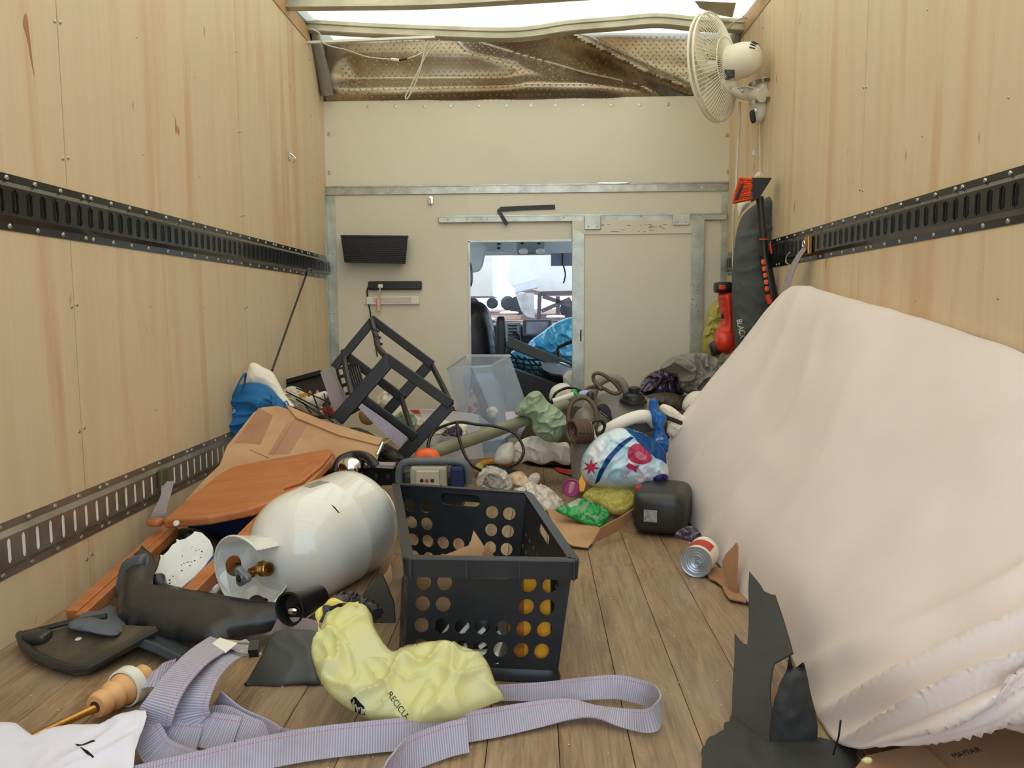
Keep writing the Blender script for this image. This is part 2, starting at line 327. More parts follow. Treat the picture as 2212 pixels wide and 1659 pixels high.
def pillow(name, pts, pl, H, mat, parent=None, back=None, R=None, nz=.01, fr=14, s=None, sm=4, label=None, seed=0, jag=0, minz=.002, flat=1.0):
    """crumpled or padded body: outline on a plane, bulging H to the front and back to the rear"""
    p0, u, v, n = frame(pl); P3 = outline3(pts, pl, sm); P2 = [((p-p0).dot(u), (p-p0).dot(v)) for p in P3]
    A = np.array(P2); size = max(np.ptp(A[:, 0]), np.ptp(A[:, 1])); s = s or max(size/(58 if nz > .009 else 26), .0024)
    back = H*.6 if back is None else back; R = R or min(np.ptp(A[:, 0]), np.ptp(A[:, 1]))*.42
    out = []
    for i in range(len(A)):
        a, b = A[i], A[(i+1) % len(A)]; k = max(1, int(np.linalg.norm(b-a)/s+.5))
        for j in range(k): out.append(a+(b-a)*j/k)
    O = np.array(out)
    if jag:
        rr = random.Random(seed+3); O = O+np.array([[rr.uniform(-jag, jag), rr.uniform(-jag, jag)] for _ in O])
    gx, gy = np.meshgrid(np.arange(A[:, 0].min(), A[:, 0].max(), s), np.arange(A[:, 1].min(), A[:, 1].max(), s*.87))
    gx = gx+(np.arange(gx.shape[0]) % 2)[:, None]*s*.5; G = np.c_[gx.ravel(), gy.ravel()]
    def dist(Q):
        B = np.roll(O, -1, 0); e = B-O; L2 = (e**2).sum(1)+1e-12
        t = np.clip(((Q[:, None]-O)*e).sum(2)/L2, 0, 1); return np.sqrt(((Q[:, None]-(O+t[..., None]*e))**2).sum(2)).min(1)
    def inside(Q):
        x, y = Q[:, 0][:, None], Q[:, 1][:, None]; B = np.roll(O, -1, 0); c = (O[:, 1] > y) != (B[:, 1] > y)
        with np.errstate(divide='ignore', invalid='ignore'): xi = (B[:, 0]-O[:, 0])*(y-O[:, 1])/(B[:, 1]-O[:, 1]+1e-15)+O[:, 0]
        return ((c & (x < xi)).sum(1) % 2) == 1
    G = G[inside(G)]; dg = dist(G) if len(G) else np.zeros(0); G = G[dg > s*.45]
    Q = np.vstack([O, G]) if len(G) else O; k = len(O)
    r = delaunay_2d_cdt([Vector(q) for q in Q], [], [tuple(range(k))], 1, 1e-7)
    V2, F2 = r[0], r[2]; Q2 = np.array([tuple(q) for q in V2]); d = dist(Q2); V = []; top = []; bot = []
    sv = Vector((seed*3.1, seed*1.7, seed*.7))
    for (x, y), dd in zip(Q2, d):
        t = min(dd/R, 1); h = math.sqrt(max(0, 1-(1-t)**2))**flat; p = p0+u*float(x)+v*float(y)
        c = crump(p+sv, fr)*nz*min(1, dd/(s*2.5)+.25); top.append(len(V)); V.append(p+n*(H*h+c))
    for k2, ((x, y), dd) in enumerate(zip(Q2, d)):
        if dd < 1e-6: bot.append(top[k2]); continue
        t = min(dd/R, 1); h = math.sqrt(max(0, 1-(1-t)**2)); p = p0+u*float(x)+v*float(y)
        bot.append(len(V)); V.append(p-n*(back*h+abs(crump(p-sv, fr))*nz*.4))
    for q in V: q.z = max(q.z, minz)
    Fc = [tuple(top[i] for i in f) for f in F2]+[tuple(bot[i] for i in f[::-1]) for f in F2]
    return finish(name, V, Fc, mat, parent, True, None, label, 80)
def slab(name, pts, pl, th, mat, parent=None, sm=0, label=None, bev=0, smooth=False, up=0):
    p0, n = pl; P = [p+n*up for p in outline3(pts, pl, sm)]
    o = MB().prism(P, n, th).build(name, mat, parent, smooth, label, 30)
    if bev: bevel(o, bev)
    return o
def grid(name, rows, mat, parent=None, nu=6, nv=6, nz=0, fr=6, fold=None, thick=0, label=None, minz=.003, uv=False, seed=0):
    """smooth sheet through rows of 3D control points, with crumple noise"""
    R1 = [crom([Vector(p) for p in r], nu) for r in rows]; cols = list(zip(*R1)); G = list(zip(*[crom(list(c), nv) for c in cols]))
    nr, nc = len(G), len(G[0]); V = []; sv = Vector((seed*2.3, seed, 0)); jm, im = nr//2, nc//2
    sgn = 1 if (G[jm][im+1]-G[jm][im-1]).cross(G[jm+1][im]-G[jm-1][im]).dot(CAM-G[jm][im]) > 0 else -1
    for j in range(nr):
        for i in range(nc):
            p = G[j][i]; a = G[min(j+1, nr-1)][i]-G[max(j-1, 0)][i]; b = G[j][min(i+1, nc-1)]-G[j][max(i-1, 0)]; n = b.cross(a)
            n = n.normalized() if n.length > 1e-9 else Vector((0, -1, 0))
            n = n*sgn
            h = crump(p+sv, fr)*nz if nz else 0
            if fold: h += fold(i/(nc-1), j/(nr-1), p)
            q = p+n*h; q.z = max(q.z, minz); V.append(q)
    Fc = [(j*nc+i, j*nc+i+1, (j+1)*nc+i+1, (j+1)*nc+i) for j in range(nr-1) for i in range(nc-1)]
    o = finish(name, V, Fc, mat, parent, True, None, label, 180)
    if thick: solid(o, thick, 0)
    return o
def inst(src_me, name, parent, loc, rot=(0, 0, 0), scale=None):
    o = bpy.data.objects.new(name, src_me); C.objects.link(o); o.parent = parent; o.location = Vector(loc)-off(parent); o.rotation_euler = rot
    if scale: o.scale = scale
    return o
def proto(mb, name, mat, smooth=True):
    o = mb.build(name, mat, None, smooth); me = o.data
    me.transform(Matrix.Translation(o.location)); bpy.data.objects.remove(o); return me
def text(s, name, parent, p, u, v, size, mat, align='LEFT', th=.0006):
    cu = bpy.data.curves.new(name, 'FONT'); cu.body = s; cu.size = size; cu.extrude = th; cu.align_x = align; cu.materials.append(mat)
    tmp = bpy.data.objects.new(name, cu); me = bpy.data.meshes.new_from_object(tmp); bpy.data.objects.remove(tmp)
    u = Vector(u).normalized(); n = u.cross(Vector(v)).normalized(); v = n.cross(u); p = Vector(p)-off(parent)
    me.transform(Matrix(((u.x, v.x, n.x, p.x), (u.y, v.y, n.y, p.y), (u.z, v.z, n.z, p.z), (0, 0, 0, 1))))
    o = bpy.data.objects.new(name, me); C.objects.link(o); o.parent = parent; return o
def cable(name, pts, r, mat, parent=None, n=6, sides=6, label=None): return MB().tube(crom([Vector(p) for p in pts], n), r, sides).build(name, mat, parent, True, label, 80)
def ring(c, u, v, r, n=28, a0=0, a1=2*math.pi): c = Vector(c); u = Vector(u).normalized(); v = Vector(v).normalized(); return [c+u*(r*math.cos(a0+(a1-a0)*k/n))+v*(r*math.sin(a0+(a1-a0)*k/n)) for k in range(n+1)]

# ------------------------------------------------------------------ the truck body: floor, walls, roof
XL, XR, YB, ZC, YR = -1.165, 1.165, 4.57, 2.205, -.75   # walls, bulkhead, top of plywood, rear opening
fl = struct(MB().box((-1.3, YR, -.12), (1.3, YB+.15, -.02)).build('floor', m_mud, smooth=False))
k = 0; bw = .126
for i in range(19):
    x0 = XL+i*bw-.006; x1 = min(x0+bw-.0014, XR)
    cuts = [YR, [.9, 3.1, 1.9, 2.6][i % 4]-.35, [3.0, 4.2, 3.6][i % 3], YB+.02] if i % 2 else [YR, [2.35, 1.2, 3.4][i % 3], YB+.02]
    for a, b in zip(cuts, cuts[1:]):
        o = MB().box((x0, a, -.02), (x1, b-.002, random.uniform(-.0008, .0))).build('floor_board', m_floor, fl, False)
        ctr = Vector(((x0+x1)/2, (a+b)/2, 0)); o.data.transform(Matrix.Translation(-ctr)); o.location += ctr; bevel(o, .0006, 1)
# litter grains on the floor: nobody could count them
g = MB(); rr = random.Random(5)
for _ in range(900):
    y = rr.uniform(1.15, 3.4)**1; x = rr.uniform(-1.1, .62); r = rr.uniform(.0006, .0022)*(.5+y*.3)
    g.rbox((x, y, r*.4), (Vector((r, r*.5, 0)), Vector((-r*.3, r*.8, 0)), Vector((0, 0, r*.5))), 1, 2)
o = g.build('floor_litter', M('pale crumbs', rgb(214, 200, 176), .8), smooth=False); o['kind'] = 'stuff'; o['label'] = 'pale sawdust crumbs and grit scattered over the wooden floor'; o['category'] = 'litter'

screw = proto(MB().lathe((0, 0, 0), (0, 0, 1), [(0, .0052), (.0016, .0048), (.0028, .003), (.0031, 0)], 10), 'screw', m_screw)
def wall(name, x, sx, seams):
    w = struct(MB().box((min(x+sx*.02, x+sx*.09), YR, -.02), (max(x+sx*.02, x+sx*.09), YB+.1, ZC+.24)).build(name, m_greymetal, smooth=False))
    e = [YR]+seams+[YB]
    for a, b in zip(e, e[1:]):
        o = MB().box((min(x, x+sx*.012), a+.0015, .0), (max(x, x+sx*.012), b-.0015, ZC)).build('plywood_panel', m_ply, w, False)
        ctr = Vector((x, (a+b)/2, 1.1)); o.data.transform(Matrix.Translation(-ctr)); o.location += ctr
    o = MB().box((min(x-sx*.004, x+sx*.014), YR, ZC+.001), (max(x-sx*.004, x+sx*.014), YB-.22, ZC+.075)).build('top_rail', m_wall2, w, False)
    o = MB().box((min(x-sx*.0, x+sx*.03), YR, ZC+.076), (max(x-sx*.0, x+sx*.03), YB-.2, ZC+.235)).build('roof_rail', m_greymetal, w, False)
    ax = (0, -sx*math.pi/2, 0)
    for y in seams:
        for z in (.1, .45, .78, 1.16, 1.5, 1.82, 2.12):
            for d in (-.012, .012): inst(screw, 'screw', w, (x, y+d, z+d*.25), ax)
    for a, b in zip(e, e[1:]):
        for q in (1/3, 2/3):
            y = a+(b-a)*q
            if y < .8: continue
            for z in (.1, .45, .78, 1.25, 1.6, 1.95): inst(screw, 'screw', w, (x, y, z), ax, (.7, .7, .7))
    return w
WL = wall('wall_left', XL, -1, [.80, 2.015, 3.235, 4.30]); WR = wall('wall_right', XR, 1, [.28, 1.50, 2.72, 3.94])
# stain of the left wall veneer: a rusty knot running down
slab('veneer_stain', [(55, 28), (60, 40), (62, 62), (66, 90), (70, 130), (75, 165), (69, 140), (62, 100), (56, 72), (50, 52)], (Vector((XL+.0008, 1, 1)), Vector((1, 0, 0))), .0006, M('rusty stain', rgb(176, 122, 86), .6), WL, sm=3)
# inner skin behind the plywood and bulkhead (keeps light out of gaps)

# cargo tracks: hat-shaped rail with a row of vertical slots
def etrack(name, x, sx, z0, y0, y1, mat, label, joints=(), back=None, sl0=.0):
    """z0 bottom of a 13 cm rail; sx points into the wall"""
    root = thing(name, label, 'cargo track', (x, (y0+y1)/2, z0)); d = -sx
    P = lambda q, y, z: Vector((x+d*q, y, z0+z))
    prof = [(.0015, 0), (.0025, 0), (.0025, .019), (.013, .031), (.013, .099), (.0025, .111), (.0025, .130), (.0015, .130)]
    def strip(mb, ya, yb, a, b, th=.0022):
        (qa, za), (qb, zb) = a, b; n = Vector((0, za-zb, qb-qa)); n = Vector((d*(zb-za), 0, -(qb-qa))).normalized()
        if n.x*d < 0: n = -n
        c = [P(qa, ya, za), P(qa, yb, za), P(qb, yb, zb), P(qb, ya, zb)]; mb.add(c+[v-n*th for v in c], [(0, 1, 2, 3), (7, 6, 5, 4), (0, 4, 5, 1), (1, 5, 6, 2), (2, 6, 7, 3), (3, 7, 4, 0)])
    segs = [y0]+list(joints)+[y1]
    for a, b in zip(segs, segs[1:]):
        a += .001; b -= .001; m = MB()
        strip(m, a, b, (.0025, 0), (.0025, .019)); strip(m, a, b, (.0025, .019), (.013, .031)); strip(m, a, b, (.013, .031), (.013, .036))
        strip(m, a, b, (.013, .094), (.013, .099)); strip(m, a, b, (.013, .099), (.0025, .111)); strip(m, a, b, (.0025, .111), (.0025, .130))
        y = a+.02+sl0; w = .0115; pv = a; zl, zh = .036, .094; q = .013
        while y+w < b-.005:   # solid web up to the slot, then an octagonal slot with pressed lips
            strip(m, pv, y, (q, zl), (q, zh)); r = .004
            for zz, sg in ((zl, 1), (zh, -1)):
                for ya, yb in ((y, y+r), (y+w, y+w-r)):
                    c = [P(q, ya, zz), P(q, yb, zz), P(q, ya, zz+sg*.007)]; m.add(c+[v-Vector((d*.002, 0, 0)) for v in c], [(0, 1, 2), (5, 4, 3), (1, 4, 5, 2)])
            if not back: strip(m, y-.0015, y+.0005, (q, zl+.004), (q+.003, zl+.005)); strip(m, y-.0015, y, (q+.003, zl+.005), (q+.003, zh-.005)); strip(m, y+w, y+w+.0015, (q+.003, zl+.005), (q+.003, zh-.005))
            pv = y+w; y += .0508
        strip(m, pv, b, (q, zl), (q, zh)); o = m.build('rail', mat, root, False)
        if back: MB().box((min(x, x+d*.0125), a+.003, z0+.032), (max(x, x+d*.0125), b-.003, z0+.098)).build('backing_strip', m_foam, root, False)
        ya = a+.03; cnt = 0
        while ya < b-.02:
            for zz in (.010, .120): inst(screw, 'screw', root, P(.0027, ya, zz), (0, -sx*math.pi/2, 0), (1.25, 1.25, 1.25))
            cnt += 1; ya += .1016 if cnt % 6 else .035
    return root
etrack('cargo_track', XL, -1, .951, 1.0, YB-.03, m_blackmetal, 'black steel slotted cargo track running along the plywood wall with the bungee cord', (2.52,))
etrack('cargo_track', XL, -1, .156, 1.0, YB-.03, m_greymetal, 'bare silver slotted cargo track low on the wall above the orange wood table', (3.0,), back=1)
etrack('cargo_track', XR, 1, .951, 1.0, YB-.03, m_blackmetal, 'black steel slotted cargo track on the wall above the beige sheet', (3.05,))

# ---- front bulkhead
A0 = -.333; A1 = .272; DT = 1.163   # doorway
wf = struct(MB().box((XL-.05, YB+.012, 0), (A0-.012, YB+.04, 1.45)).build('wall_front', m_cream, smooth=False))
MB().box((XL, YB, -.0), (A0, YB+.012, 1.452)).build('bulkhead_panel', m_cream, wf, False)
MB().box((A0, YB, DT), (XR, YB+.012, 1.452)).build('bulkhead_panel', m_cream, wf, False)
MB().box((A1+.03, YB, 0), (XR, YB+.012, DT)).build('bulkhead_panel', m_cream, wf, False)
MB().box((XL, YB-.002, 1.475), (XR, YB+.012, 1.968)).build('upper_bulkhead_panel', m_cream, wf, False)
m = MB(); m.bar((A0, YB-.002, .0), (A0, YB-.002, DT), .012, .006, (0, 1, 0)); m.bar((A0-.006, YB-.002, DT), (A1+.05, YB-.002, DT), .012, .006, (0, 1, 0)); m.build('doorway_edge', m_galv, wf, False)
stud = proto(MB().lathe((0, 0, 0), (0, 0, 1), [(0, .0105), (.003, .0105), (.0035, .007), (.001, .006), (.001, 0)], 14), 'rivet', m_screw)
for px in (796, 855, 918, 973, 1035, 1094, 1147, 1200, 1260, 1320, 1382, 1442): p = Y(px, 230-(px-796)*.008, YB-.002); inst(stud, 'rivet', wf, p, (math.pi/2, 0, 0))
for q in ((711, 290), (712, 373), (1572, 371), (1571, 292)): inst(stud, 'rivet', wf, Y(*q, YB-.002), (math.pi/2, 0, 0))
t = struct(MB().box((XL, YB-.008, 1.435), (XR, YB, 1.482)).build('trim_1', m_alu, smooth=False)); bevel(t, .002)
MB().box((XL, YB-.014, 1.478), (XR, YB-.002, 1.486)).build('rail_lip', m_alu, t, False)
for k in range(9): inst(stud, 'rivet', t, (XL+.1+k*.26, YB-.008, 1.457), (math.pi/2, 0, 0), (.8, .8, .8))
t = struct(MB().box((XL, YB-.05, 0), (XL+.004, YB, 1.43)).add(*(lambda m: (m.V, m.F))(MB().box((XL, YB-.005, 0), (XL+.05, YB, 1.43)))).build('trim_2', m_galv, smooth=False))
for z in (.2, .45, .75, 1.1): inst(screw, 'screw', t, (XL+.03, YB-.006, z), (math.pi/2, 0, 0)); inst(screw, 'screw', t, (XL+.005, YB-.035, z), (0, math.pi/2, 0))
t = struct(MB().box((XR-.035, YB-.004, 0), (XR, YB, 1.43)).build('trim_3', m_galv, smooth=False))
for z in (.6, 1.1): inst(screw, 'screw', t, (XR-.02, YB-.005, z), (math.pi/2, 0, 0))
# door track with hangers, sliding door
t = struct(MB().box((Y(948, 475, YB).x, YB-.02, Y(948, 482, YB).z), (XR-.01, YB, Y(948, 468, YB).z)).build('trim_4', m_galv, smooth=False)); bevel(t, .003)
MB().box((Y(948, 475, YB).x, YB-.024, Y(948, 470, YB).z), (XR-.01, YB-.018, Y(948, 467, YB).z)).build('track_lip', m_galv, t, False)
for px in (968, 1010, 1040, 1052, 1217, 1385, 1512, 1555): inst(screw, 'screw', t, Y(px, 474-(px-948)*.018, YB-.021), (math.pi/2, 0, 0))
yd = YB-.03; D0 = Y(1236, 600, yd).x; D1 = Y(1520, 600, yd).x; DZ = Y(1300, 480, yd).z; DZ2 = Y(1300, 506, yd).z; Dl = Y(1262, 600, yd).x; Dr = Y(1492, 600, yd).x
d = struct(MB().box((D0+.02, yd+.004, .03), (D1-.02, yd+.02, DZ-.01)).build('door_1', m_cream, smooth=False))
m = MB(); m.box((D0, yd-.003, .02), (Dl, yd+.024, DZ-.028)); o = m.build('stile', m_galv, d, False); bevel(o, .002)
m = MB(); m.box((Dr, yd-.003, .02), (D1, yd+.024, DZ+.01)); o = m.build('stile', m_galv, d, False); bevel(o, .002)
m = MB(); m.add([(D0, yd-.004, DZ+.01), (Dr, yd-.004, DZ+.01), (Dr, yd-.004, DZ2), (Dl, yd-.004, DZ2), (D0, yd-.004, DZ-.028)]+[(D0, yd+.024, DZ+.01), (Dr, yd+.024, DZ+.01), (Dr, yd+.024, DZ2), (Dl, yd+.024, DZ2), (D0, yd+.024, DZ-.028)], [(0, 1, 2, 3), (0, 3, 4), (5, 8, 7, 6), (5, 9, 8), (0, 5, 6, 1), (3, 2, 7, 8)]); m.build('top_rail', m_cream, d, False, label='cream top rail scuffed with dark rubs')
for a, b in ((1262, 1298), (1452, 1490)):
    zt, zb = Y(a, 466-(a-1262)*.02, yd).z, Y(a, 497-(a-1262)*.05, yd).z; x0, x1 = Y(a, 480, yd).x, Y(b, 480, yd).x
    h = MB().box((x0, yd-.012, zb), (x1, yd-.004, zt)).build('hanger', m_galv, d, False); bevel(h, .004)
    for q in (.25, .75): inst(screw, 'screw', h, (x0+(x1-x0)*q, yd-.0125, zb+.02), (math.pi/2, 0, 0))
m = MB(); m.box((Y(1253, 700, yd).x, yd-.005, Y(1253, 737, yd).z), (Y(1256, 700, yd).x, yd-.002, Y(1253, 712, yd).z)); m.build('latch_slot', m_ink, d, False)
m = MB(); rr = random.Random(9)
for _ in range(26):
    p = Y(rr.uniform(1494, 1517), rr.uniform(600, 760), yd-.0035); m.rbox(p, (Vector((rr.uniform(.002, .005), 0, 0)), Vector((0, .0006, 0)), Vector((0, 0, rr.uniform(.001, .004)))), 1, 2)
for _ in range(20):
    p = Y(rr.uniform(1300, 1450), rr.uniform(484, 501), yd-.0045); m.rbox(p, (Vector((rr.uniform(.004, .02), 0, 0)), Vector((0, .0006, 0)), Vector((0, 0, rr.uniform(.001, .0022)))), 1, 2)
o = m.build('scuff_marks', M('smudge', rgb(120, 112, 96), .7), d, False); o['kind'] = 'stuff'

# ---- crumpled diamond-plate nose above the bulkhead
def nose(x, z):
    q = (z-1.96)/.5; y = YB+.03+.02*math.sin(q*3)
    y += -.10*math.exp(-((q-.13)/.12)**2)*(1-abs(x+.1)*.45)                       # low bulge
    def dent(xa, za, xb, zb, w, dep):
        ux, uz = xb-xa, zb-za; l2 = ux*ux+uz*uz; t = ((x-xa)*ux+(z-za)*uz)/l2; t = min(max(t, 0), 1); d = math.hypot(x-xa-t*ux, z-za-t*uz); return dep*max(0, 1-d/w)
    y += dent(-.30, 2.34, .92, 1.97, .10, .09)+dent(.18, 2.34, .93, 1.985, .06, -.10)+dent(-1.0, 2.12, -.1, 2.10, .12, .05)
    return y+.012*noise.noise(Vector((x*3, 0, z*5)))
V = []; Fc = []; nx, nz_ = 110, 40
for j in range(nz_+1):
    for i in range(nx+1): x = XL+(XR-XL)*i/nx; z = 1.955+.50*j/nz_; V.append((x, nose(x, z), z))
for j in range(nz_):
    for i in range(nx): a = j*(nx+1)+i; Fc.append((a, a+1, a+nx+2, a+nx+1))
m_diam = M('tread plate', rgb(176, 164, 142), .27, .8, rgb(136, 112, 84), 2.2, bmp=.04, bsc=120)
cl = struct(finish('ceiling', V, Fc, m_diam, None, True, None, None, 60)); solid(cl, .004, 0)
m = MB(); P = .034
for j in range(22):
    for i in range(64):
        x = XL+.10+i*P+(j % 2)*P/2; z = 1.965+j*P*.6
        if x > XR-.1: continue
        y = nose(x, z)-.002; a = math.radians(40 if (i+j) % 2 else -40)
        u = Vector((math.cos(a), 0, math.sin(a)))*.010; w = Vector((-math.sin(a), 0, math.cos(a)))*.0028
        e = .02; ny = Vector((-(nose(x+e, z)-nose(x-e, z))/(2*e), 1, -(nose(x, z+e)-nose(x, z-e))/(2*e)))
        ny.normalize()
        def on(v, h=.0030): v = Vector((x, y, z))+v; v.y = nose(v.x, v.z); return v-ny*h
        m.add([on(u), on(w), on(-u), on(-w), on(Vector(), .0055)], [(0, 1, 4), (1, 2, 4), (2, 3, 4), (3, 0, 4)])
o = m.build('tread_lozenges', m_diam, cl, False); o['kind'] = 'stuff'
# side caps and dark curved corner tube
for sx, x in ((-1, XL), (1, XR)):
    pts = [Vector((x+sx*-.0, 4.36, 2.30)), Vector((x-sx*.016, 4.40, 2.20)), Vector((x-sx*.034, 4.46, 2.08)), Vector((x-sx*.040, 4.50, 1.985))]
    MB().tube(crom(pts, 5), .036, 10).build('corner_tube', m_capgrey, cl)
    MB().prism([(x-sx*.004, 4.30, 2.26), (x-sx*.004, 4.30, 2.50), (x-sx*.004, YB+.28, 2.50), (x-sx*.004, YB+.28, 1.985), (x-sx*.004, YB, 1.985), (x-sx*.004, 4.46, 2.06)], (-sx, 0, 0), .02).build('side_cap', m_capgrey, cl, False)
MB().box((XL-.1, YB+.31, 1.4), (XR+.1, YB+.34, 2.6)).build('nose_cap', m_white, cl, False)
# bowed header across the roof
def beam(name, pts, prof, mat, parent):
    P = crom([Vector(p) for p in pts], 8); m = MB(); V = []; n = len(prof)
    for p in P: V += [p+Vector((0, a, b)) for a, b in prof]
    Fc = [(k*n+i, k*n+(i+1) % n, (k+1)*n+(i+1) % n, (k+1)*n+i) for k in range(len(P)-1) for i in range(n)]; Fc += [tuple(range(n))[::-1], tuple(range((len(P)-1)*n, len(P)*n))]
    return m.add(V, Fc).build(name, mat, parent, True, None, 25)
hz = lambda px, py: Y(px, py, 4.28)
hdr = [(665, 60), (800, 68), (950, 74), (1080, 78), (1150, 74), (1230, 62), (1330, 54), (1420, 47), (1500, 54), (1590, 60)]
hdr = [hz(*q) for q in hdr]; hdr[0].x = XL; hdr[-1].x = XR
prof = [(-.006, -.016), (-.010, -.012), (-.010, -.004), (-.002, .0), (-.002, .018), (-.012, .022), (-.012, .040), (.04, .046), (.04, .030), (.05, -.016)]
m_bow = M('painted roof bow', rgb(196, 192, 172), .4, .3, rgb(176, 172, 152), 8, bmp=.03)
h = beam('roof_header', hdr, prof, m_bow, cl)
for k in range(12): p = hdr[0].lerp(hdr[-1], (k+.5)/12)
p0, p1 = hz(670, 92), hz(940, 80); MB().bar((XL, p0.y, p0.z), p1, .02, .012).build('header_brace', m_white, cl, False, label='white strip under the left of the header')
for yb in (3.93, 3.32, 2.71, 2.1, 1.5, .9, .3, -.3):
    sag = .02 if yb > 3.9 else .0
    a = Y(620, 14, 3.93).z if yb > 3.9 else ZC+.16
    pts = [(XL, yb, a+.0), (-.5, yb, a-sag*.2), (0, yb, a+sag*.6), (.5, yb, a+sag*1.5), (XR, yb, a+.02)]
    beam('roof_bow', pts, [(-.03, -.012), (-.03, .0), (-.012, .004), (-.012, .03), (.012, .03), (.012, .004), (.03, 0), (.03, -.012)], m_bow, cl)
# translucent fibreglass roof skin
m_roof, N, L, B = nt('translucent fibreglass'); B.inputs['Base Color'].default_value = rgb(244, 240, 224); B.inputs['Roughness'].default_value = .5
t_ = N.new('ShaderNodeBsdfTranslucent'); t_.inputs[0].default_value = (.80, .74, .58, 1); mx = N.new('ShaderNodeMixShader'); mx.inputs[0].default_value = .72
L.new(B.outputs[0], mx.inputs[1]); L.new(t_.outputs[0], mx.inputs[2]); L.new(mx.outputs[0], N['Material Output'].inputs[0])
V = []; Fc = []; nx, ny = 40, 60
zb = Y(640, 5, 3.93).z+.035
for j in range(ny+1):
    y = YR+(4.60-YR)*j/ny
    for i in range(nx+1): x = XL-.02+(XR-XL+.04)*i/nx; V.append((x, y, zb+.025*math.sin(i*math.pi/nx)-.012*abs(math.sin(y*5.1))+.004*noise.noise(Vector((x*6, y*6, 0)))))
for j in range(ny):
    for i in range(nx): a = j*(nx+1)+i; Fc.append((a, a+1, a+nx+2, a+nx+1))
finish('roof_skin', V, Fc, m_roof, cl)
MB().box((XL-.1, 4.78, zb-.05), (XR+.1, YB+.34, zb+.05)).build('nose_cap', m_white, cl, False)
MB().add([Y(1500, 2, 3.99), Y(1590, 6, 3.99), Y(1582, 38, 4.25), Y(1548, 32, 4.25), Y(1512, 18, 4.1)], [(0, 1, 2, 3, 4)]).build('roof_patch', m_bow, cl, False)

# ---- world outside: ground, parked vehicles seen through the cab
struct(MB().box((-40, -30, -1.06), (40, 60, -1.0)).build('ground', M('bounce grey yard', rgb(176, 176, 174), .9, sc=.8), smooth=False))  # grey chosen to cool the light bounced in at the open rear

# ------------------------------------------------------------------ things fixed to the front bulkhead
yb = YB-.001
def yp(px, py, d=0.0): return Y(px, py, YB-d)
def hook(px, py, label, onwall=None):
    if onwall is None: p = yp(px, py, .001); n = Vector((0, -1, 0))
    else: p = X(px, py, onwall); n = Vector((1, 0, 0))
    t = thing('wall_hook', label, 'hook', p); u = Vector((0, 0, 1)).cross(n)
    MB().rbox(p+n*.002, (u*.016, Vector((0, 0, .024)), n*.003), .6, 5).build('base_plate', m_chrome, t)
    MB().tube(crom([p+n*.004+Vector((0, 0, .01)), p+n*.022+Vector((0, 0, -.004)), p+n*.03+Vector((0, 0, -.018)), p+n*.016+Vector((0, 0, -.034)), p+n*.022+Vector((0, 0, -.01))], 4), .0035, 6).build('prong', m_chrome, t)
hook(930, 433, 'chrome hook on the cream bulkhead under the aluminium rail')
hook(625, 336, 'small chrome hook screwed to the plywood wall beside the bulkhead', XL+.001)
# black basket
t = thing('wall_basket', 'black woven plastic basket hung on the cream bulkhead', 'basket', yp(808, 570, .07))
c4 = [yp(737, 510, .11), yp(881, 511, .11), yp(876, 569, .10), yp(745, 566, .10)]; bk4 = [yp(743, 511, .005), yp(876, 512, .005), yp(872, 567, .01), yp(749, 564, .01)]
def lerp4(c, s, v): return (c[0].lerp(c[1], s)).lerp(c[3].lerp(c[2], s), v)
m = MB()
for k in range(14):
    v0 = (k+.1)/14; v1 = (k+.82)/14
    for c in (c4,):
        for i in range(20):
            s0, s1 = i/20, (i+1)/20; o_ = Vector((0, -.003 if (i+k) % 2 else 0, 0)); m.hexa([lerp4(c, s0, v1)+o_, lerp4(c, s1, v1)+o_, lerp4(c, s1, v1)+o_+Vector((0, .004, 0)), lerp4(c, s0, v1)+o_+Vector((0, .004, 0)), lerp4(c, s0, v0)+o_, lerp4(c, s1, v0)+o_, lerp4(c, s1, v0)+o_+Vector((0, .004, 0)), lerp4(c, s0, v0)+o_+Vector((0, .004, 0))])
m.build('woven_front', m_black, t, False)
m = MB()
for s in (0, 1):
    m.prism([lerp4(c4, s, 0), lerp4(bk4, s, 0), lerp4(bk4, s, 1), lerp4(c4, s, 1)], (1, 0, 0), .003)
m.prism([c4[3], c4[2], bk4[2], bk4[3]], (0, 0, 1), .003); m.prism([bk4[0], bk4[1], bk4[2], bk4[3]], (0, -1, 0), .002); m.build('body', m_black, t, False)
m = MB(); loop = [c4[0], c4[1], bk4[1], bk4[0], c4[0]]
for a, b in zip(loop, loop[1:]): m.bar(a, b, .008, .012)
o = m.build('rim', m_black, t, False); bevel(o, .002)
# power strip with plug and lead
t = thing('power_strip', 'black power strip screwed to the bulkhead under the basket', 'power strip', yp(855, 626, .02))
a, b = yp(797, 608, .0), yp(912, 626, .0); MB().prism([(a.x, YB-.03, a.z), (a.x+.006, YB-.03, b.z), (b.x-.006, YB-.03, b.z), (b.x, YB-.03, b.z+.006), (b.x, YB-.03, a.z-.006), (b.x-.006, YB-.03, a.z)], (0, -1, 0), .028)
o = MB().box((a.x, YB-.03, b.z), (b.x, YB, a.z)).build('housing', m_blacks, t, False); bevel(o, .007, 3)
for k, px in enumerate((833, 847, 862, 877, 886)):
    p = yp(px, 615, .031); m = MB()
    for dx, dz, w, h in ((-.004, .003, .0012, .004), (.004, .003, .0012, .004), (0, -.005, .002, .002)): m.box((p.x+dx-w, p.y-.0005, p.z+dz-h), (p.x+dx+w, p.y+.001, p.z+dz+h))
    m.build('socket', m_ink, t, False)
t = thing('white_plug', 'white plug and cord pushed into the black power strip', 'plug', yp(822, 618, .04))
